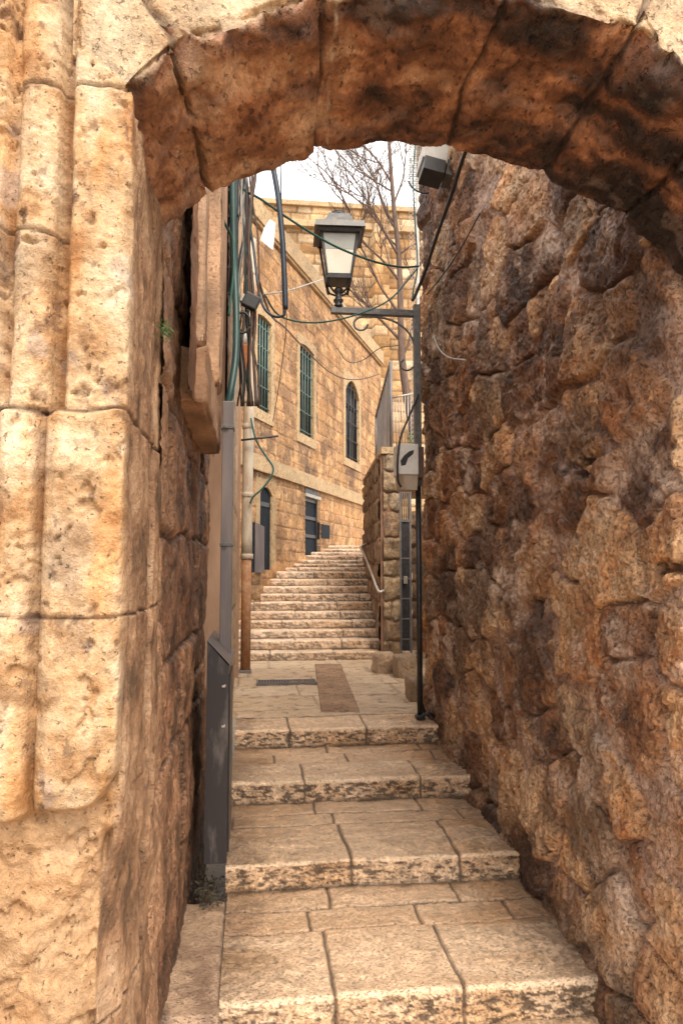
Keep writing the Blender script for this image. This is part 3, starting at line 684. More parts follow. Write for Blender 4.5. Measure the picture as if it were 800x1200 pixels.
for k, (a_, b_, zs, zh) in openings.items():
    rise = (b_ - a_) * {'w1': .06, 'w2': .06, 'w3': .28, 'd1': .25}.get(k, 0)
    top = zh - rise * ((Uc - (a_ + b_) / 2) / ((b_ - a_) / 2)) ** 2
    keep &= ~((Uc > a_) & (Uc < b_) & (Vc > zs) & (Vc < top))
grid('wall', P, c, M_house, stone_house, keep=keep, flip=True, tint=(.95, .82, .70))
# the return at its far right corner
u2 = np.arange(0, 2.0, .03); U2, V2 = np.meshgrid(u2, z[::2], indexing='ij')
idd, d, lu, lv, rn = blocks(U2, V2, hr, 97, .26, .6)
pe = fac(Lfac, 0); rd = np.array([-fn[0] * .25 + fd[0], -fn[1] * .25 + fd[1]])
pe2 = np.array([.9, .45])
P2 = np.stack([pe[0] - fn[0] * U2 + .01 * sst(0, .02, d), pe[1] - fn[1] * U2 + .01 * sst(0, .02, d), V2], -1)
grid('side_wall', P2, mixc((.26, .17, .1), mixc((.5, .34, .19), (.4, .26, .14), rn[..., 0]), sst(0, .015, d)), M_house, stone_house)
def fbar(name, u0, u1, z0, z1, o0, o1, mat, parent, bevel=.006):
    return prism(name, [fac(u0, z0, o0), fac(u1, z0, o0), fac(u1, z1, o0), fac(u0, z1, o0)], tuple(np.append(fn * (o1 - o0), 0)), mat, parent, bevel)
fbar('string_course', -.6, Lfac, strz - .12, strz + .12, -.05, .07, M_plain, stone_house)
fbar('parapet', -.6, Lfac + .05, topz - .22, topz + .10, -.5, .08, M_plain, stone_house)
fbar('parapet_ledge', -.6, Lfac + .02, topz - .27, topz - .222, -.06, .05, M_plain, stone_house)
M_plaincol = None
def ring(name, a, b, zs, zh, rise, wd, wtop, wsill, out, inn, mat, parent):
    """A dressed stone surround: the opening's outline, its outer edge, thickness and reveal."""
    bm = bmesh.new(); n = 10
    inner = [(a, zs)] + [(a + (b - a) * i / n, zh - rise * (2 * i / n - 1) ** 2) for i in range(n + 1)] + [(b, zs)]
    outer = [(a - wd, zs - wsill)] + [(a - wd + (b - a + 2 * wd) * i / n, zh + wtop) for i in range(n + 1)] + [(b + wd, zs - wsill)]
    k = len(inner)
    V_ = lambda p, o: bm.verts.new(fac(p[0], p[1], o))
    fi = [V_(p, out) for p in inner]; fo = [V_(p, out) for p in outer]; bi = [V_(p, inn) for p in inner]; bo = [V_(p, -.02) for p in outer]
    for i in range(k):
        j = (i + 1) % k
        bm.faces.new((fi[i], fi[j], fo[j], fo[i])); bm.faces.new((fi[j], fi[i], bi[i], bi[j])); bm.faces.new((fo[i], fo[j], bo[j], bo[i]))
    return bm_obj(name, bm, mat, parent)
for k in ('w1', 'w2', 'w3'):
    a_, b_, zs, zh = openings[k]; wdt = b_ - a_
    win = fbar('window', a_ - .05, b_ + .05, zs - .05, zh + .05, -.12, -.075, M_dark, stone_house, 0)
    if k == 'w1': win['label'] = 'barred window nearest the downpipe with plain stone surround'
    ring('surround', a_, b_, zs, zh, wdt * (.28 if k == 'w3' else .06), .14, .14, .17, .030, -.07, M_plain, win)
    bm = bmesh.new(); nb = 5
    for i in range(nb): uu = a_ + wdt * (i + .5) / nb; tube_into(bm, [fac(uu, zs, -.012), fac(uu, zh - .02 - wdt * (.28 if k == 'w3' else .06) * (2 * (i + .5) / nb - 1) ** 2, -.012)], .011, seg=6)
    for i in range(5): zz = zs + .08 + (zh - zs - .25) * i / 4; tube_into(bm, [fac(a_, zz, -.012), fac(b_, zz, -.012)], .010, seg=6)
    bm_obj('grille', bm, M_grille if k != 'w3' else M_iron, win)
    fr = bmesh.new()
    for (p0, p1) in (((a_, zs), (a_ + .03, zh)), ((b_ - .03, zs), (b_, zh)), ((a_ + wdt / 2 - .02, zs), (a_ + wdt / 2 + .02, zh)), ((a_, zs + (zh - zs) * .66), (b_, zs + (zh - zs) * .70)), ((a_, zs), (b_, zs + .05))):
        q = [fac(p0[0], p0[1], -.045), fac(p1[0], p0[1], -.045), fac(p1[0], p1[1], -.045), fac(p0[0], p1[1], -.045)]; prism_into(fr, q, tuple(np.append(fn * -.03, 0)))
    bm_obj('frame', fr, M_door, win)
# doors
a_, b_, zs, zh = openings['d1']; wdt = b_ - a_
dr = fbar('door', a_ - .03, b_ + .03, zs - .3, zh + .03, -.06, -.025, M_door, stone_house, 0); dr['label'] = 'dark doorway under a rough arched head'
ring('surround', a_, b_, zs, zh, wdt * .25, .16, .20, 0.0, .012, -.024, M_house, dr)
fbar('rail', a_, b_, zs + 1.0, zs + 1.07, -.024, -.015, M_iron, dr, 0)
a_, b_, zs, zh = openings['d2']
dr = fbar('door', a_, b_, zs - .15, zh, -.12, -.07, M_door, stone_house, .003); dr['label'] = 'narrow blue black metal door with a pale lintel strip'
bm = bmesh.new()
for zz in (zs - .1, zs + (zh - zs) * .32, zs + (zh - zs) * .63, zh - .07):
    q = [fac(a_ + .02, zz, -.068), fac(b_ - .02, zz, -.068), fac(b_ - .02, zz + .06, -.068), fac(a_ + .02, zz + .06, -.068)]; prism_into(bm, q, tuple(np.append(fn * .02, 0)))
for uu in (a_ + .01, b_ - .07):
    q = [fac(uu, zs - .1, -.066), fac(uu + .06, zs - .1, -.066), fac(uu + .06, zh - .01, -.066), fac(uu, zh - .01, -.066)]; prism_into(bm, q, tuple(np.append(fn * .024, 0)))
bm_obj('panel_frame', bm, M_iron, dr)
fbar('lintel', a_ - .02, b_ + .02, zh + .002, zh + .06, -.08, .03, M_pale, dr)
fbar('lintel', a_ - .0, b_ + .0, zh + .062, zh + .30, -.08, .012, M_dark, dr)
a_, b_, zs, zh = openings['h']
hb_ = fbar('hatch', a_, b_, zs, zh, -.10, .02, M_door, stone_house); fbar('rim', a_ - .03, b_ + .03, zs - .03, zh + .03, -.08, .005, M_iron, hb_)

# ------------------------------------------------------------------ tall wall closing the view
YB = 24.0
xb0, xb1 = PY(285, 300, YB)[0] - 1, PY(520, 300, YB)[0] + 2
ztop = PY(390, 244, YB)[2]
x = np.arange(xb0, xb1, .045); z = np.arange(1.0, ztop, .045); U, V = np.meshgrid(x, z, indexing='ij')
idd, d, lu, lv, rn = blocks(U, V, np.arange(0.6, ztop + 1, .36), 99, .38, .85, warp=.03, wf=1)
xs0, xs1 = PY(436, 400, YB)[0], PY(455, 400, YB)[0]
butt = ((U > xs0) & (U < xs1)).astype(float)
c = np.array([(.54, .40, .25), (.48, .335, .19), (.66, .53, .36), (.40, .26, .135), (.56, .42, .27), (.76, .66, .52)])[np.clip((rn[..., 0] * 6).astype(int), 0, 5)]
c = mixc((.22, .14, .08), c, sst(0, .05, d)); c = mixc(c, c * (.7, .6, .5), sst(.1, .6, fbm(U * .9, V * .9, 5, 4)) * .6)
c = mixc(c, (.50, .29, .11), butt * .35)
grid('wall', np.stack([U, YB - .03 * sst(0, .05, d) - .35 * butt + .02 * fbm(U * 2, V * 2), V], -1), c * np.array((.76, .66, .54)) * (1 + .4 * fbm(U * 1.2, V * 1.2, 8, 6, .65))[..., None], M_house, bw := thing('tower_wall', 'tall pale ashlar wall with a cornice rising behind the lantern and bare tree', 'wall', (3, 24, 1)))
zc = PY(390, 266, YB)[2]
box('cornice', (xb0, YB - .22, zc - .12), (xb1, YB + .2, zc + .10), M_plain, bw, .02)
box('coping', (xb0, YB - .14, ztop - .02), (xb1, YB + .5, ztop + .16), M_plain, bw, .02)
box('backing', (xb0, YB + .08, .5), (xb1, YB + .9, ztop - .03), M_tan, bw, 0)

# ------------------------------------------------------------------ stone pier and the corner beyond the right wall
def rubble_panel(name, origin, du, width, z0, z1, out, seed, parent, res=.016, rise=.045, pal=((.50, .34, .19), (.42, .27, .145), (.36, .22, .12), (.55, .40, .25))):
    u = np.arange(0, width + res, res); z = np.arange(z0, z1 + res, res); U, V = np.meshgrid(u, z, indexing='ij')
    h = 0; rg = np.random.RandomState(seed); rw_ = [z0 - .1]
    while rw_[-1] < z1 + .4: rw_.append(rw_[-1] + .2 + .12 * rg.rand())
    idd, d, lu, lv, rn = blocks(U + seed, V, rw_, seed, .22, .45, warp=.06, wf=3, corner=.05)
    xx = np.clip((d - .006) / .06, 0, 1); h = rise * np.sqrt(1 - (1 - xx) ** 2) + .02 * fbm(U * 6, V * 6, seed, 4) + .02 * (rn[..., 1] - .5)
    c = .62 * np.array(pal)[np.clip((rn[..., 0] * len(pal)).astype(int), 0, len(pal) - 1)]
    c = c * (1 + .7 * fbm(U * 5, V * 5, seed + 4, 6, .68))[..., None]; c = mixc((.20, .125, .075), c, sst(.0, .02, d))
    du = np.array(du, float); out = np.array(out, float); o = np.array(origin, float)
    P = o + U[..., None] * du + h[..., None] * out + V[..., None] * np.array([0, 0, 1.0])
    return grid(name, P, c, M_wall if rise > .03 else M_house, parent)
px0, px1 = PY(448.5, 650, 9.62)[0], PY(467, 650, 9.62)[0]
ptop = PY(450, 532, 9.6)[2]
pier = thing('stone_pier', 'pier of rough squared stones at the right foot of the upper steps, below the railing', 'pier', ((px0 + px1) / 2, 9.7, .46))
rubble_panel('face', (px0, 9.60, 0), (1, 0, 0), px1 - px0, .3, ptop, (0, -1, 0), 301, pier, .012, .045)
# flank, running up beside the steps
px2 = PY(431.5, 600, 12.2)[0] + .03
u = np.array([px2 - px0, 12.6 - 9.6]); ul = np.linalg.norm(u); u /= ul
rubble_panel('flank', (px0 - .0, 9.60, 0), (u[0], u[1], 0), ul, .3, ptop, (-u[1], u[0], 0), 305, pier, .014, .06, pal=((.34, .20, .11), (.28, .16, .09), (.22, .125, .075), (.40, .25, .14)))
prism('core', [(px0 - .035, 9.60, .3), (px1 - .01, 9.60, .3), (px1 - .01, 12.6, .3), (px2 - .01, 12.6, .3)], (0, 0, ptop - .3), M_redtan, pier)
prism('cap', [(px0 - .03, 9.55, ptop), (px1 + .02, 9.55, ptop), (px1 + .02, 12.6, ptop), (px2 - .03, 12.6, ptop)], (0, 0, .09), M_plain, pier, .02)
side = thing('boundary_wall', 'low shadowed stone wall behind the lamp post, beside the grey gate', 'wall', (2.4, 8, .46))
gx1 = PY(481, 650, 9.7)[0]
rubble_panel('face', (gx1 + .01, 9.72, 0), (1, 0, 0), 1.2, .3, PY(485, 600, 9.7)[2], (0, -1, 0), 311, side, .014, .045, pal=((.36, .22, .12), (.30, .18, .10)))
rubble_panel('return', (2.55, 9.72, 0), (0, -1, 0), 3.5, .3, 3.0, (-1, 0, 0), 313, side, .03, .05)
box('core', (2.62, 6.2, .3), (3.4, 10.2, 2.95), M_tan, side, 0)
# gate
gx0 = px1 + .012
gt, gb_ = PY(472, 612, 9.7)[2], .47
gate = thing('metal_gate', 'tall narrow grey metal gate standing between the stone pier and the lamp post', 'gate', ((gx0 + gx1) / 2, 9.68, gb_))
bm = bmesh.new()
for xx_ in (gx0, gx1 - .03): box_into(bm, (xx_, 9.64, gb_), (xx_ + .03, 9.68, PY(472, 536, 9.7)[2]))
for zz in (gb_ + .02, gt, PY(472, 540, 9.7)[2]): box_into(bm, (gx0, 9.638, zz), (gx1, 9.682, zz + .035))
bm_obj('frame', bm, M_gate, gate)
box('sheet', (gx0 + .03, 9.655, gb_ + .05), (gx1 - .03, 9.665, gt), M_iron, gate, 0)
bm = bmesh.new()
for i in range(4): xx_ = gx0 + .045 + (gx1 - gx0 - .09) * i / 3; tube_into(bm, [(xx_, 9.66, gt + .035), (xx_, 9.66, PY(472, 540, 9.7)[2])], .008, seg=6)
bm_obj('bars', bm, M_rail, gate)
for i in range(5): zz = gb_ + .25 + i * .27; box('rib', (gx0 + .03, 9.645, zz), (gx1 - .03, 9.655, zz + .02), M_gate, gate, 0)
box('latch', (gx0 + .05, 9.60, gb_ + 1.0), (gx0 + .10, 9.64, gb_ + 1.10), M_hand, gate, .003)
# railing on the pier
rail = thing('picket_railing', 'dark metal picket railing with slanting top on the pier below the bare tree', 'railing', (2.0, 10.5, ptop))
pts = [PY(457.5, 424, 10.2), PY(440.5, 488, 11.6)]; zb0, zb1 = PY(457.5, 526, 10.2)[2], PY(440.5, 545, 11.6)[2]
bm = bmesh.new()
tube_into(bm, [pts[0], pts[1]], .022, seg=8); tube_into(bm, [(pts[0][0], pts[0][1], zb0), (pts[1][0], pts[1][1], zb1)], .018, seg=8)
tube_into(bm, [pts[0], (pts[0][0], pts[0][1], zb0)], .022, seg=8); tube_into(bm, [pts[1], (pts[1][0], pts[1][1], zb1)], .02, seg=8)
bm_obj('frame', bm, M_gate, rail)
bm = bmesh.new()
for i in range(1, 12):
    k = i / 12; p = pts[0] * (1 - k) + pts[1] * k; bm_z = zb0 * (1 - k) + zb1 * k
    dv_ = (pts[1] - pts[0]); dv_[2] = 0; dv_ /= np.linalg.norm(dv_)
    q = [p - dv_ * .035, p + dv_ * .035]
    prism_into(bm, [q[0], q[1], (q[1][0], q[1][1], bm_z), (q[0][0], q[0][1], bm_z)], (.008, .003, 0))
bm_obj('pickets', bm, M_gate, rail)
rail2 = thing('picket_railing', 'pale thin barred railing across the terrace in front of the tree trunk', 'railing', (2.3, 10.3, ptop))
a0 = PY(459, 466, 10.2); a1 = PY(486, 461, 10.2); zb2 = PY(459, 527, 10.2)[2]
tube('top_rail', [a0, a1], .014, M_rail, rail2); tube('bottom_rail', [(a0[0], a0[1], zb2), (a1[0], a1[1], zb2)], .012, M_rail, rail2)
bm = bmesh.new()
for i in range(8): p = a0 + (a1 - a0) * (i + .5) / 8; tube_into(bm, [p, (p[0], p[1], zb2)], .007, seg=6)
bm_obj('pickets', bm, M_rail, rail2)
# terrace ground behind the pier
box('terrace', (px1 + .0, 9.78, ptop - .3), (6, 12.6, ptop - .02), M_tan, None, 0)['kind'] = 'structure'
# handrail of the upper steps
hr_ = tube('handrail', [PY(450, 692, 9.45), PY(443, 692, 9.45), PY(435, 671, 9.9), PY(427, 651, 10.6), PY(423, 642, 11.1), PY(429, 637, 11.3)], .018, M_hand, None, k=5)
tag(hr_, 'bent pale metal handrail fixed to the stone pier beside the upper steps', 'handrail')
# loose stones by the gate
def rock(px_a, py_t, px_b, py_b, label, seed, dp=.25):
    base = PZ((px_a + px_b) / 2, py_b, .462); Yk = base[1]; p0 = PY(px_a, py_b, Yk); p1 = PY(px_b, py_t, Yk)
    bm = bmesh.new(); bmesh.ops.create_cube(bm, size=1); bmesh.ops.subdivide_edges(bm, edges=bm.edges[:], cuts=9, use_grid_fill=True)
    cen = np.array([(p0[0] + p1[0]) / 2, Yk + dp / 2, (.44 + p1[2]) / 2]); sz = np.array([p1[0] - p0[0], dp, p1[2] - .44])
    for v in bm.verts:
        q = np.array(v.co); L4 = (np.abs(q * 2) ** 6).sum() ** (1 / 6); q = q / L4 * (1 + .0)
        n = float(fbm(q[0] * 3, q[1] * 3 + seed, q[2] * 3, 4)); q = q * (1 + .10 * n)
        v.co = Vector(cen + q * sz)
    o = bm_obj('stone_block', bm, M_wall, None, smooth=True)
    ca = o.data.color_attributes.new('Col', 'FLOAT_COLOR', 'POINT')
    ca.data.foreach_set('color', np.tile(np.array([.46, .31, .19, 1], np.float32) * (1 if seed == 1 else .7), len(o.data.vertices)))
    return tag(o, label, 'stone', 'loose stones by the gate')
rock(440, 766, 465, 790, 'pale squared stone block on the landing, left of the darker one', 1, .35)
rock(465, 768, 489, 795, 'darker stone block between the pale block and the lamp post', 2, .3)
rock(481, 795, 503, 822, 'small rough stone lying behind the lamp post at the wall foot', 3, .3)

# ------------------------------------------------------------------ bare tree
tree = thing('bare_tree', 'leafless tree with slim red brown trunk growing behind the railing on the right', 'tree', PY(488, 525, 12.0))
YT = 12.0
tube('trunk', [PY(489, 540, YT), PY(484, 505, YT), PY(476, 460, YT), PY(471, 420, YT), PY(469, 360, YT), PY(467, 300, YT), PY(461, 240, YT), PY(456, 170, YT), PY(452, 90, YT)], .085, M_bark, tree, r1=.022, seg=12)
rg = random.Random(11); bmb = bmesh.new()
def branch(p, d, ln, r, lev):
    pts = [p]; q = np.array(p, float); d = np.array(d, float); n = 6
    for i in range(n):
        d = d + np.array([rg.uniform(-.22, .22), rg.uniform(-.22, .22), rg.uniform(-.10, .22)]); d /= np.linalg.norm(d)
        q = q + d * ln / n; pts.append(q.copy())
    tube_into(bmb, smooth_path(pts, 2), r * .8, r * .28, seg=5 if lev else 6)
    if lev < 3:
        for k in range(5 if lev < 2 else 4):
            i = rg.randint(1, n); dd = d + np.array([rg.uniform(-.9, .9), rg.uniform(-.6, .6), rg.uniform(-.3, .8)])
            branch(pts[i], dd / np.linalg.norm(dd), ln * rg.uniform(.42, .65), r * .55, lev + 1)
for (px, py, dx, dz, ln, r) in [(470, 400, -.75, .8, 1.7, .035), (468, 330, -.9, .7, 1.5, .03), (467, 300, -.75, 1.0, 1.6, .03), (463, 262, -.8, .9, 1.3, .026), (459, 215, -.6, 1.0, 1.4, .026), (461, 240, .5, 1.0, 1.4, .024), (468, 345, .55, .9, 1.5, .028), (470, 380, -.9, .25, 1.1, .022), (470, 420, .4, 1.1, 1.6, .03), (466, 290, -1.0, .55, 1.5, .024), (464, 270, -.5, 1.2, 1.7, .024), (469, 370, -.85, .9, 1.9, .03), (460, 225, -.9, .5, 1.1, .02), (466, 300, .7, .7, 1.2, .022)]:
    dvec = np.array([dx, rg.uniform(-.4, .4), dz]); branch(PY(px, py, YT), dvec / np.linalg.norm(dvec), ln, r, 0)
bm_obj('branches', bmb, M_bark, tree)

# ------------------------------------------------------------------ street lamp
YL = 5.78
base = PY(492, 843, YL); lamp = thing('street_lamp', 'black iron street lamp on a slim post with lantern on its side arm', 'lamp', base)
pt = PY(490, 362, YL); xp = base[0]; zarm = pt[2]; zmid = PY(491, 570, YL)[2]
tube('post', [(xp, YL, base[2] - .02), (xp, YL, zmid + .02)], .023, M_iron, lamp, seg=14)
box('post_sleeve', (xp - .028, YL - .028, zmid), (xp + .028, YL + .028, zarm + .03), M_lampiron, lamp, .004)
lx = PY(396.5, 300, YL)[0]; xe = PY(387.5, 366, YL)[0]; za = PY(440, 366, YL)[2]
box('arm', (xe, YL - .026, za - .026), (xp - .029, YL + .026, za + .026), M_lampiron, lamp, .004)
tube('scroll_brace', [PY(x_, y_, YL) for x_, y_ in [(488, 436), (487, 412), (480, 392), (466, 379), (450, 373), (432, 371), (421, 372), (415, 377), (416, 384), (422, 387), (428, 385), (431, 380)]], .009, M_lampiron, lamp, seg=6)
tube('scroll_brace', [PY(x_, y_, YL) for x_, y_ in [(486, 395), (487, 415), (485, 428), (478, 434), (471, 432), (469, 426), (473, 421)]], .008, M_lampiron, lamp, seg=6)
zf = lambda py: PY(396, py, YL)[2]
k = YL / 850.0
def frust_into(bm, c, w0, w1, z0, z1, rot=0.0):
    vs = []
    for wv, zz in ((w0, z0), (w1, z1)):
        for sx, sy in ((-1, -1), (1, -1), (1, 1), (-1, 1)):
            x_, y_ = sx * wv / 2, sy * wv / 2; vs.append(bm.verts.new((c[0] + x_ * math.cos(rot) - y_ * math.sin(rot), c[1] + x_ * math.sin(rot) + y_ * math.cos(rot), zz)))
    bm.faces.new(vs[3::-1]); bm.faces.new(vs[4:])
    for i in range(4): j = (i + 1) % 4; bm.faces.new((vs[i], vs[j], vs[4 + j], vs[4 + i]))
LC = (lx, YL); ROT = R(-3)
bm = bmesh.new(); frust_into(bm, LC, .41, .39, zf(277.5), zf(270.5), ROT); frust_into(bm, LC, .275, .165, zf(270.3), zf(255), ROT)
lant = thing('x', 'x', 'x') if False else None
lan = bm_obj('lantern', bm, M_lampiron, lamp, bevel=.008)
bm = bmesh.new(); lathe_into(bm, (lx, YL, zf(256)), [(.085, 0), (.085, .02), (.06, .03), (.062, .045), (.03, .06), (.012, .07)]); bm_obj('finial', bm, M_iron, lan)
wt, wb = .285, .19; zt_, zb_ = zf(278.5), zf(327); zs_ = zt_ + (zb_ - zt_) * .42; ws = wt + (wb - wt) * .42
bm = bmesh.new(); frust_into(bm, LC, ws - .012, wt - .012, zs_, zt_, ROT); bm_obj('glass', bm, M_glass, lan)
bm = bmesh.new(); frust_into(bm, LC, wb - .012, ws - .014, zb_, zs_ - .002, ROT); bm_obj('diffuser', bm, M_glasslow, lan)
bm = bmesh.new()
for sx, sy in ((-1, -1), (1, -1), (1, 1), (-1, 1)):
    def cr(wv): x_, y_ = sx * wv / 2, sy * wv / 2; return np.array([lx + x_ * math.cos(ROT) - y_ * math.sin(ROT), YL + x_ * math.sin(ROT) + y_ * math.cos(ROT)])
    tube_into(bm, [(*cr(wt + .02), zt_), (*cr(wb + .01), zb_), (*cr(wb - .03), zf(341))], .011, .010, seg=6)
    tube_into(bm, smooth_path([(*cr(wb - .01), zf(331)), (*cr(wb - .05), zf(340)), (*cr(.05), zf(345))], 4), .009, seg=6)
frust_into(bm, LC, wb + .02, wb + .025, zf(331), zf(326), ROT)
frust_into(bm, LC, wt + .05, wt + .07, zf(281.5), zf(278), ROT)
bm_obj('frame', bm, M_iron, lan)
bm = bmesh.new(); lathe_into(bm, (lx, YL, za + .029), [(.04, 0), (.035, .02), (.028, .03), (.042, .05), (.042, .062), (.027, .075), (.025, .12), (.04, .14), (.03, .16)]); bm_obj('stem', bm, M_iron, lan)
# meter box on the post
mb0, mb1 = PY(466.5, 573, 5.62), PY(490, 520, 5.62)
mbx = thing('meter_box', 'pale grey meter box with black smear fixed beside the lamp post', 'box', ((mb0[0] + mb1[0]) / 2, 5.7, mb0[2]))
zmd = PY(478, 556, 5.62)[2]
box('casing', (mb0[0], 5.62, zmd), (mb1[0], 5.82, mb1[2]), M_white, mbx, .008)
prism('lower_cover', [(mb0[0] + .003, 5.63, zmd - .001), (mb1[0] - .003, 5.63, zmd - .001), (mb1[0] - .003, 5.66, mb0[2]), (mb0[0] + .025, 5.66, mb0[2])], (0, .15, 0), M_pipe, mbx, .004)
box('side_plate', (mb1[0] + .001, 5.64, zmd - .02), (mb1[0] + .05, 5.80, mb1[2] - .02), M_brown, mbx, .003)
sm_ = [(470, 546), (469, 540), (473, 534), (479, 529), (485, 527), (484, 532), (478, 537), (475, 545)]
prism('black_smear', [PY(x_, y_, 5.6195) for x_, y_ in sm_], (0, .002, 0), M_black, mbx)
# floodlight with wire cage at the top of the wall's end
fl = thing('floodlight', 'grey box floodlight with black front tilted down at the top of the right wall', 'floodlight', PY(505, 200, 5.9))
Mx = Matrix.Translation(Vector(PY(508, 190, 5.05))) @ Matrix.Rotation(R(12), 4, 'Y') @ Matrix.Rotation(R(-20), 4, 'X')
box('casing', (-.10, -.07, -.06), (.09, .12, .16), M_grey, fl, .01, Mx)
box('visor', (-.085, -.09, -.20), (.075, .06, -.062), M_black, fl, .006, Mx)
box('bracket', (.092, -.03, -.12), (.19, .10, .04), M_lampiron, fl, .006, Mx)
bm = bmesh.new(); cgx0, cgx1 = PY(478, 200, 5.75)[0], PY(494, 200, 5.75)[0]; cz0, cz1 = PY(486, 228, 5.75)[2], PY(486, 150, 5.75)[2]
for i in range(9): x_ = cgx0 + (cgx1 - cgx0) * i / 8; tube_into(bm, [(x_, 5.74, cz0 + .06 * (1 - i / 8)), (x_, 5.74, cz1)], .0022, seg=4)
zz = cz0 + .03
while zz < cz1: tube_into(bm, [(cgx0, 5.74, zz), (cgx1, 5.74, zz)], .0022, seg=4); zz += .02
bm_obj('wire_cage', bm, M_rail, fl)
tube('cage_rim', [PY(478, 212, 5.73), PY(484, 221, 5.72), PY(494, 226, 5.72), PY(502, 226, 5.72)], .007, M_black, fl, seg=6)
# wire mesh strip hung beside the lamp post
mesh_ = thing('wire_mesh', 'narrow pale strip of wire mesh hanging behind the lamp post by the tree', 'mesh', PY(483, 400, 9.0))
bm = bmesh.new(); m0, m1 = PY(479, 300, 9.0)[0], PY(489, 300, 9.0)[0]; mz0, mz1 = PY(485, 520, 9.0)[2], PY(485, 160, 9.0)[2]
zz = mz0; i = 0
while zz < mz1 - .06:
    for j in range(2):
        xa = m0 + (m1 - m0) * j / 2; xb = m0 + (m1 - m0) * (j + 1) / 2
        tube_into(bm, [(xa, 9.0, zz), (xb, 9.0, zz + .06)], .003, seg=4, cap=False); tube_into(bm, [(xb, 9.0, zz), (xa, 9.0, zz + .06)], .003, seg=4, cap=False)
    zz += .06
bm_obj('wires', bm, M_pale, mesh_)
bm = bmesh.new(); tube_into(bm, [(m1, 9.0, .45), (m1, 9.0, mz1)], .022, seg=8); bm_obj('pole', bm, M_pale, mesh_)

# ------------------------------------------------------------------ electric cabinet, channel and downpipe
c0, c1 = PY(239, 1013, 3.70), PY(268.5, 770, 3.70)
cab = thing('electric_cabinet', 'tall dark grey metal cabinet with sloped top fixed to the left wall', 'cabinet', ((c0[0] + c1[0]) / 2, 3.9, c0[2]))
zl, zr = PY(241, 752, 3.70)[2], PY(268, 781, 3.70)[2]
prism('body', [(c0[0], 3.70, c0[2]), (c1[0], 3.70, c0[2]), (c1[0], 3.70, zr), (c0[0], 3.70, zl)], (0, .60, 0), M_cab, cab, .006)
prism('top_flap', [(c0[0] + .003, 3.69, zl + .003), (c1[0] + .012, 3.69, zr + .001), (c1[0] + .012, 3.69, zr + .010), (c0[0] + .003, 3.69, zl + .012)], (0, .62, 0), M_chan, cab, .001)
box('side_panel', (c1[0] + .001, 3.76, c0[2] + .03), (c1[0] + .008, 4.24, zr - .06), M_cab, cab, .002)
for zz in (PY(262, 803, 3.69)[2], PY(262, 850, 3.69)[2]):
    prism('latch', [(c1[0] - .034, 3.699, zz - .004), (c1[0] - .014, 3.699, zz + .004), (c1[0] - .016, 3.699, zz - .010), (c1[0] - .03, 3.699, zz - .012)], (0, -.006, 0), M_hand, cab)
ch0, ch1 = PY(257, 756, 4.05), PY(274, 470, 4.05)
chn = thing('cable_channel', 'grey purple steel cable channel rising from the dark cabinet top', 'channel', ((ch0[0] + ch1[0]) / 2, 4.05, ch0[2]))
box('cover', (ch0[0], 4.05, ch0[2] - .08), (ch1[0], 4.15, ch1[2]), M_chan, chn, .004)
for py in (502, 640):
    zz = PY(262, py, 4.05)[2]; cl_ = box('clamp', (ch0[0] - .006, 4.044, zz), (ch1[0] + .006, 4.15, zz + .018), M_lampiron, chn, .002); box('lug', (ch0[0] + .01, 4.03, zz), (ch0[0] + .035, 4.044, zz + .02), M_lampiron, cl_, .002)
tube('teal_conduit', [PY(267, 474, 4.1), PY(271, 455, 4.1), PY(276, 420, 4.15), PY(277, 380, 4.2), PY(276, 340, 4.25), PY(274, 290, 4.3), PY(273, 220, 4.3), PY(273, 120, 4.3)], .020, M_tealp, None)
tag(bpy.data.objects['teal_conduit'], 'thick teal conduit rising out of the grey steel channel', 'conduit')
YP = 8.6
dp = thing('downpipe', 'downpipe, pale above and rusty brown below, down the left house corner to the landing', 'pipe', PY(289, 785, YP))
za_, zb_ = PY(289, 652, YP)[2], PY(289, 785, YP)[2]
xa = PY(287.5, 785, YP)[0]
tube('lower_pipe', [(xa, YP, zb_), (xa, YP, za_)], .058, M_rust, dp, seg=14)
tube('upper_pipe', [(xa, YP, za_), (xa + .005, YP, PY(289, 520, YP)[2]), (xa + .01, YP, PY(289, 300, YP)[2]), (xa + .01, YP, 5.6)], .064, M_pipe, dp, seg=14)
for py in (470, 500, 580, 652, 400, 320):
    bm = bmesh.new(); zz = PY(289, py, YP)[2]; lathe_into(bm, (xa + .005, YP, zz), [(.066, -.03), (.072, -.025), (.072, .025), (.066, .03)], 14); bm_obj('collar', bm, M_pipe, dp)
box('foot', (xa - .07, YP - .07, .445), (xa + .07, YP + .07, .50), M_gate, dp, .006)
tube('bracket_rod', [PY(281, 516, 8.45), PY(326, 511, 8.45)], .012, M_iron, dp, seg=6)
pst = box('timber_post', (PY(276, 600, 8.2)[0], 8.2, .45), (PY(281.5, 600, 8.2)[0], 8.26, PY(279, 460, 8.2)[2]), M_tan, None, .004)
tag(pst, 'thin tan timber strip standing left of the downpipe', 'post')
rp = box('rubbish_sheet', (PY(291.5, 670, 10.6)[0], 10.6, PY(300, 671, 10.6)[2]), (PY(299, 670, 10.6)[0], 10.64, PY(300, 613, 10.6)[2]), M_dark, None, .003)
mp_ = thing('metal_locker', 'grey metal locker standing before the dark arched doorway above the downpipe foot', 'locker', PY(304, 671, 10.55))
bpy.data.objects.remove(rp)
l0, l1, l2 = PY(292, 671, 10.9), PY(298.5, 671, 10.9), PY(309.5, 671, 10.95)
lt, lt2 = PY(299, 612, 10.9)[2], PY(304, 617, 10.9)[2]
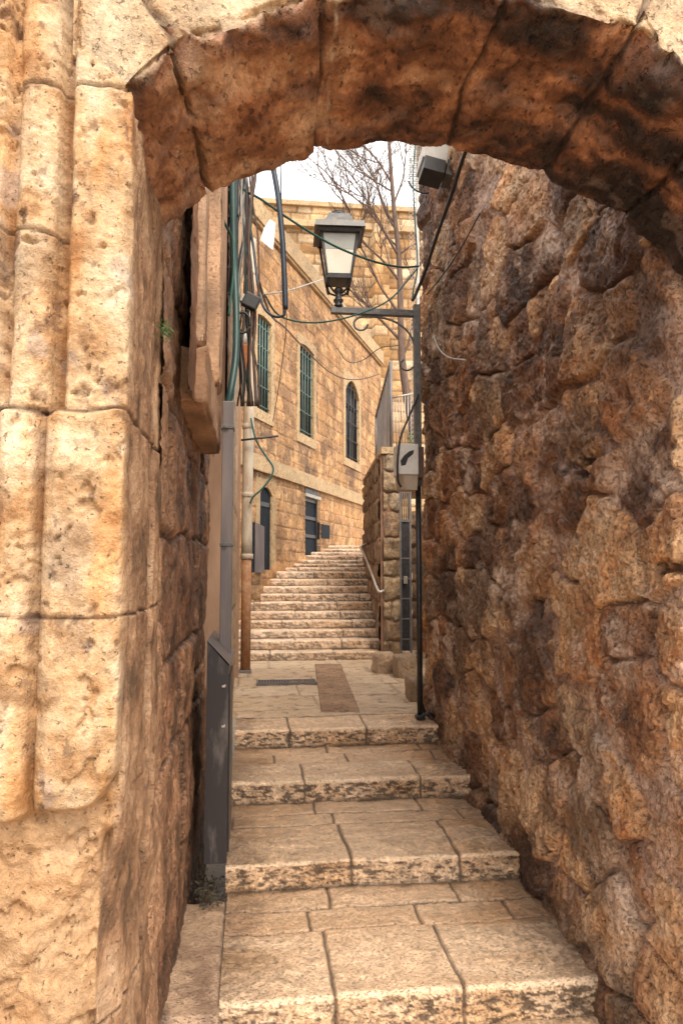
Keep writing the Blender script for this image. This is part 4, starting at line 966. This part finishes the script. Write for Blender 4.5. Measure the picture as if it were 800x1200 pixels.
prism('body', [(l0[0], 10.90, l0[2]), (l1[0], 10.90, l0[2]), (l1[0], 10.90, lt), (l0[0], 10.90, lt)], (0, .25, 0), M_door, mp_, .004)
prism('door', [(l1[0] + .002, 10.89, l0[2]), (l2[0], 10.91, l0[2]), (l2[0], 10.91, lt2), (l1[0] + .002, 10.89, lt)], (0, .02, 0), M_chan, mp_, .003)
rubble_panel('plinth', (l0[0] - .35, 10.93, 0), (1, 0, 0), l2[0] - l0[0] + .30, .5, l0[2] - .002, (0, -1, 0), 331, stone_house, .015, .02)
box('plinth_core', (l0[0] - .35, 10.95, .5), (l2[0] - .06, 11.3, l0[2] - .004), M_tan, stone_house, 0)

# ------------------------------------------------------------------ cables
def cable(name, label, pts, r, mat, parent=None):
    o = tube(name, [PY(*p) if len(p) == 3 else PX(p[0], p[1], 1.372) for p in pts], r, mat, None, seg=7, k=7); return tag(o, label, 'cable', 'cables strung across the alley')
cable('thick_cable', 'thick dark blue cable hanging down straight from the arch', [(314, 120, 4.6), (318, 180, 4.6), (326, 230, 4.6), (331, 280, 4.6), (333.5, 330, 4.6), (334.5, 362, 4.6)], .019, M_blue)
cable('blue_cable', 'thinner blue cable looping from the end of the thick cable to the bundle', [(334.5, 358, 4.6), (333, 369, 4.6), (322, 371, 4.62), (311, 363, 4.65), (305, 348, 4.7), (301, 325, 4.75), (297, 290, 4.8), (290, 250, 4.8), (285, 215, 4.8)], .009, M_blue)
cable('green_cable', 'green cable sagging in front of the lantern across to the right wall', [(283, 205, 4.7), (286, 222, 4.7), (305, 233, 4.75), (335, 254, 4.85), (368, 275, 5.0), (400, 292, 5.15), (440, 307, 5.3), (470, 313, 5.5), (490, 312, 5.7)], .0085, M_green)
cable('green_cable', 'green cable swinging low under the lamp arm from the left wall bundle', [(310, 345, 4.8), (325, 368, 4.9), (350, 377, 5.0), (382, 377, 5.2), (420, 368, 5.4), (455, 352, 5.5), (478, 328, 5.6), (489, 314, 5.7)], .0065, M_green)
cable('green_cable', 'green cable running down the right wall end below the floodlight', [(486, 170, 5.7), (484, 210, 5.7), (486, 260, 5.7), (489, 312, 5.7), (484, 340, 5.72), (483, 352, 5.72)], .006, M_green)
cable('pale_cable', 'thin pale grey cable from the left bundle to behind the lantern', [(309, 345, 4.9), (340, 340, 6.0), (376, 328, 7.5), (400, 322, 9.0)], .006, M_pale)
cable('brown_cable', 'brown cable sagging over the house windows to the far corner', [(303, 330, 5.0), (318, 370, 7.0), (335, 385, 8.5), (360, 412, 10.5), (385, 435, 12.0), (405, 444, 13.5), (425, 444, 14.5), (445, 438, 15.5)], .011, M_brown)
cable('brown_cable', 'fine brown cable dropping from the loop down to the first window sill', [(336, 368, 8.5), (334, 400, 9.5), (327, 450, 10.0), (320, 494, 10.4)], .006, M_brown)
cable('black_cable', 'black cable looping over the house parapet near the railing', [(395, 408, 14), (408, 424, 14), (425, 422, 14.5), (445, 408, 14), (466, 405, 13)], .009, M_black)
cable('black_cable', 'black cable running down the corner of the right wall from the arch', [(548, 170), (540, 192), (528, 230), (512, 275), (498, 318), (489, 340, 5.75), (483, 352, 5.72)], .014, M_black)
cable('black_cable', 'thin black cable on the right wall beside the thicker corner cable', [(562, 250), (540, 290), (520, 320), (500, 345)], .005, M_black)
cable('pale_cable', 'thin pale cable curling against the middle of the right wall', [(508, 395), (515, 410), (526, 419), (545, 422)], .006, M_pale)
cable('black_cable', 'black cable bowed from the lamp post down to the meter box', [(490, 462, 5.74), (480, 486, 5.70), (470, 510, 5.64), (466, 535, 5.60), (466, 562, 5.6), (470, 571, 5.6)], .009, M_black)
cable('thin_cable', 'thin dark wire hanging beside the thick blue cable', [(327, 120, 4.7), (328.5, 190, 4.7), (330, 250, 4.7), (331.5, 340, 4.7), (332, 372, 4.7)], .0045, M_black)
cable('green_cable', 'green cable curling over the house string course beside the downpipe', [(294, 490, 8.5), (300, 515, 8.5), (312, 535, 8.5), (320, 548, 8.5), (317, 560, 8.5), (307, 573, 8.5), (297, 582, 8.5), (293, 590, 8.5)], .012, M_green)
cable('green_cable', 'green cable hooked over the corbel at the left of the bundle', [(259, 235, 4.0), (262, 258, 4.0), (272, 280, 4.1), (274, 310, 4.1), (271, 345, 4.1), (268, 370, 4.1)], .008, M_green)
def rcab(i): 
    rg_ = random.Random(i); x0 = 280 + rg_.random() * 14; pts = []; x = x0
    for py in range(170, 480, 34): pts.append((x, py, 4.55 + .02 * i)); x += rg_.uniform(-6, 6.5); x = min(max(x, 274), 303)
    return pts
tones = [('brown_cable', M_brown), ('black_cable', M_black), ('pale_cable', M_pale), ('green_cable', M_green)]
for i in range(16):
    nm, mt = tones[(0, 1, 0, 2, 1, 0, 3, 1, 2, 1, 0, 1, 0, 1, 1, 2)[i]]
    o = tube(nm, [PY(*p) for p in rcab(i)], (.008, .006, .010, .005)[i % 4], mt, None, seg=6, k=5)
    tag(o, {'brown_cable': 'brown cable hanging in the tangled bundle on the left house corner', 'black_cable': 'black cable hanging in the tangled bundle on the left house corner', 'pale_cable': 'pale cable hanging in the tangled bundle on the left house corner', 'green_cable': 'only green cable hanging within the tangled bundle on the left house corner'}[nm], 'cable', 'bundle of cables on the left house corner')
for i, (x_, y_, s_) in enumerate([(285, 335, .045), (292, 345, .06), (297, 352, .04)]): pass
cb = thing('junction_box', 'black junction box tangled in the cable bundle below the thick blue cable', 'box', PY(294, 350, 4.5))
Mj = Matrix.Translation(Vector(PY(295, 352, 4.5))) @ Matrix.Rotation(R(25), 4, 'Y')
box('casing', (-.055, 0, -.045), (.045, .06, .045), M_black, cb, .008, Mj)
box('clip', (-.07, .01, -.03), (-.056, .05, .02), M_pale, cb, .003, Mj)
hk = tube('cable_coil', [PY(284 + 9 * math.cos(a), 378 + 12 * math.sin(a), 4.5) for a in np.linspace(0.5, 6.6, 16)], .008, M_black, None); tag(hk, 'round coil of black cable hanging below the junction box', 'cable coil')
ins = thing('orange_hose', 'short orange pipe end hanging below the cable bundle before the downpipe', 'pipe', PY(288, 420, 5.2))
tube('hose', [PY(286, 404, 5.2), PY(287, 420, 5.2), PY(288, 438, 5.2)], .028, plain_mat('orange plastic', (.42, .14, .04), (.3, .09, .03), .5), ins, seg=10)
tube('sleeve', [PY(286, 388, 5.2), PY(286, 405, 5.2)], .024, M_white, ins, seg=10)
# white fin on the roof edge behind the parapet
fin = prism('satellite_dish', [PY(x_, y_, 10.9) for x_, y_ in [(305, 281), (309, 268), (316, 257), (320, 259), (319, 274), (317, 291)]], (.04, .05, 0), M_white, None, .01)
tag(fin, 'white satellite dish seen edge on above the slanting parapet', 'satellite dish')

# ------------------------------------------------------------------ weeds and litter
def weed(name, label, cen, spread, n, mat, leaf, cat, seed):
    rg_ = random.Random(seed); bm = bmesh.new()
    for i in range(n):
        c_ = Vector(cen) + Vector([rg_.gauss(0, s_) for s_ in spread]); d1 = Vector([rg_.gauss(0, 1) for _ in range(3)]).normalized(); d2 = d1.orthogonal().normalized(); l_ = leaf * rg_.uniform(.6, 1.3)
        v = [bm.verts.new(c_ + q) for q in (-d1 * l_, d2 * l_ * .45 + d1.cross(d2) * l_ * .15, d1 * l_, -d2 * l_ * .45 + d1.cross(d2) * l_ * .15)]
        bm.faces.new(v)
    return tag(bm_obj(name, bm, mat), label, cat)
weed('wall_weed', 'small green weed growing from a joint of the left passage wall', PX(193, 388, -.265), (.008, .018, .016), 110, M_leaf, .007, 'plant', 1)
weed('dry_leaves', 'dark dry leaves and twigs packed under the electric cabinet', (-.20, 3.80, .05), (.035, .05, .035), 260, M_deadleaf, .012, 'leaves', 2)
weed('pot_weed', 'tiny green shoots on the terrace between tree trunk and meter box', PY(484, 515, 9.9), (.05, .05, .05), 60, M_leaf, .03, 'plant', 3)
pc = thing('pipe_clamp', 'crumpled black clamp and cable ends around the foot of the lamp post', 'clamp', base)
tube('cable_ends', [(xp - .03, YL - .05, base[2] + .02), (xp + .05, YL - .07, base[2] + .06), (xp + .11, YL - .03, base[2] + .02), (xp + .06, YL + .05, base[2] + .03), (xp + .02, YL + .02, base[2] + .12)], .012, M_black, pc)
box('clamp', (xp - .035, YL - .04, base[2]), (xp + .035, YL + .04, base[2] + .035), M_iron, pc, .006)

# stones without their own colours get one
for o in bpy.data.objects:
    if o.type == 'MESH' and not o.data.color_attributes and o.data.materials and o.data.materials[0] in (M_plain, M_house, M_wall, M_dress):
        ca = o.data.color_attributes.new('Col', 'FLOAT_COLOR', 'POINT')
        ca.data.foreach_set('color', np.tile(np.array([.44, .31, .175, 1], np.float32), len(o.data.vertices)))
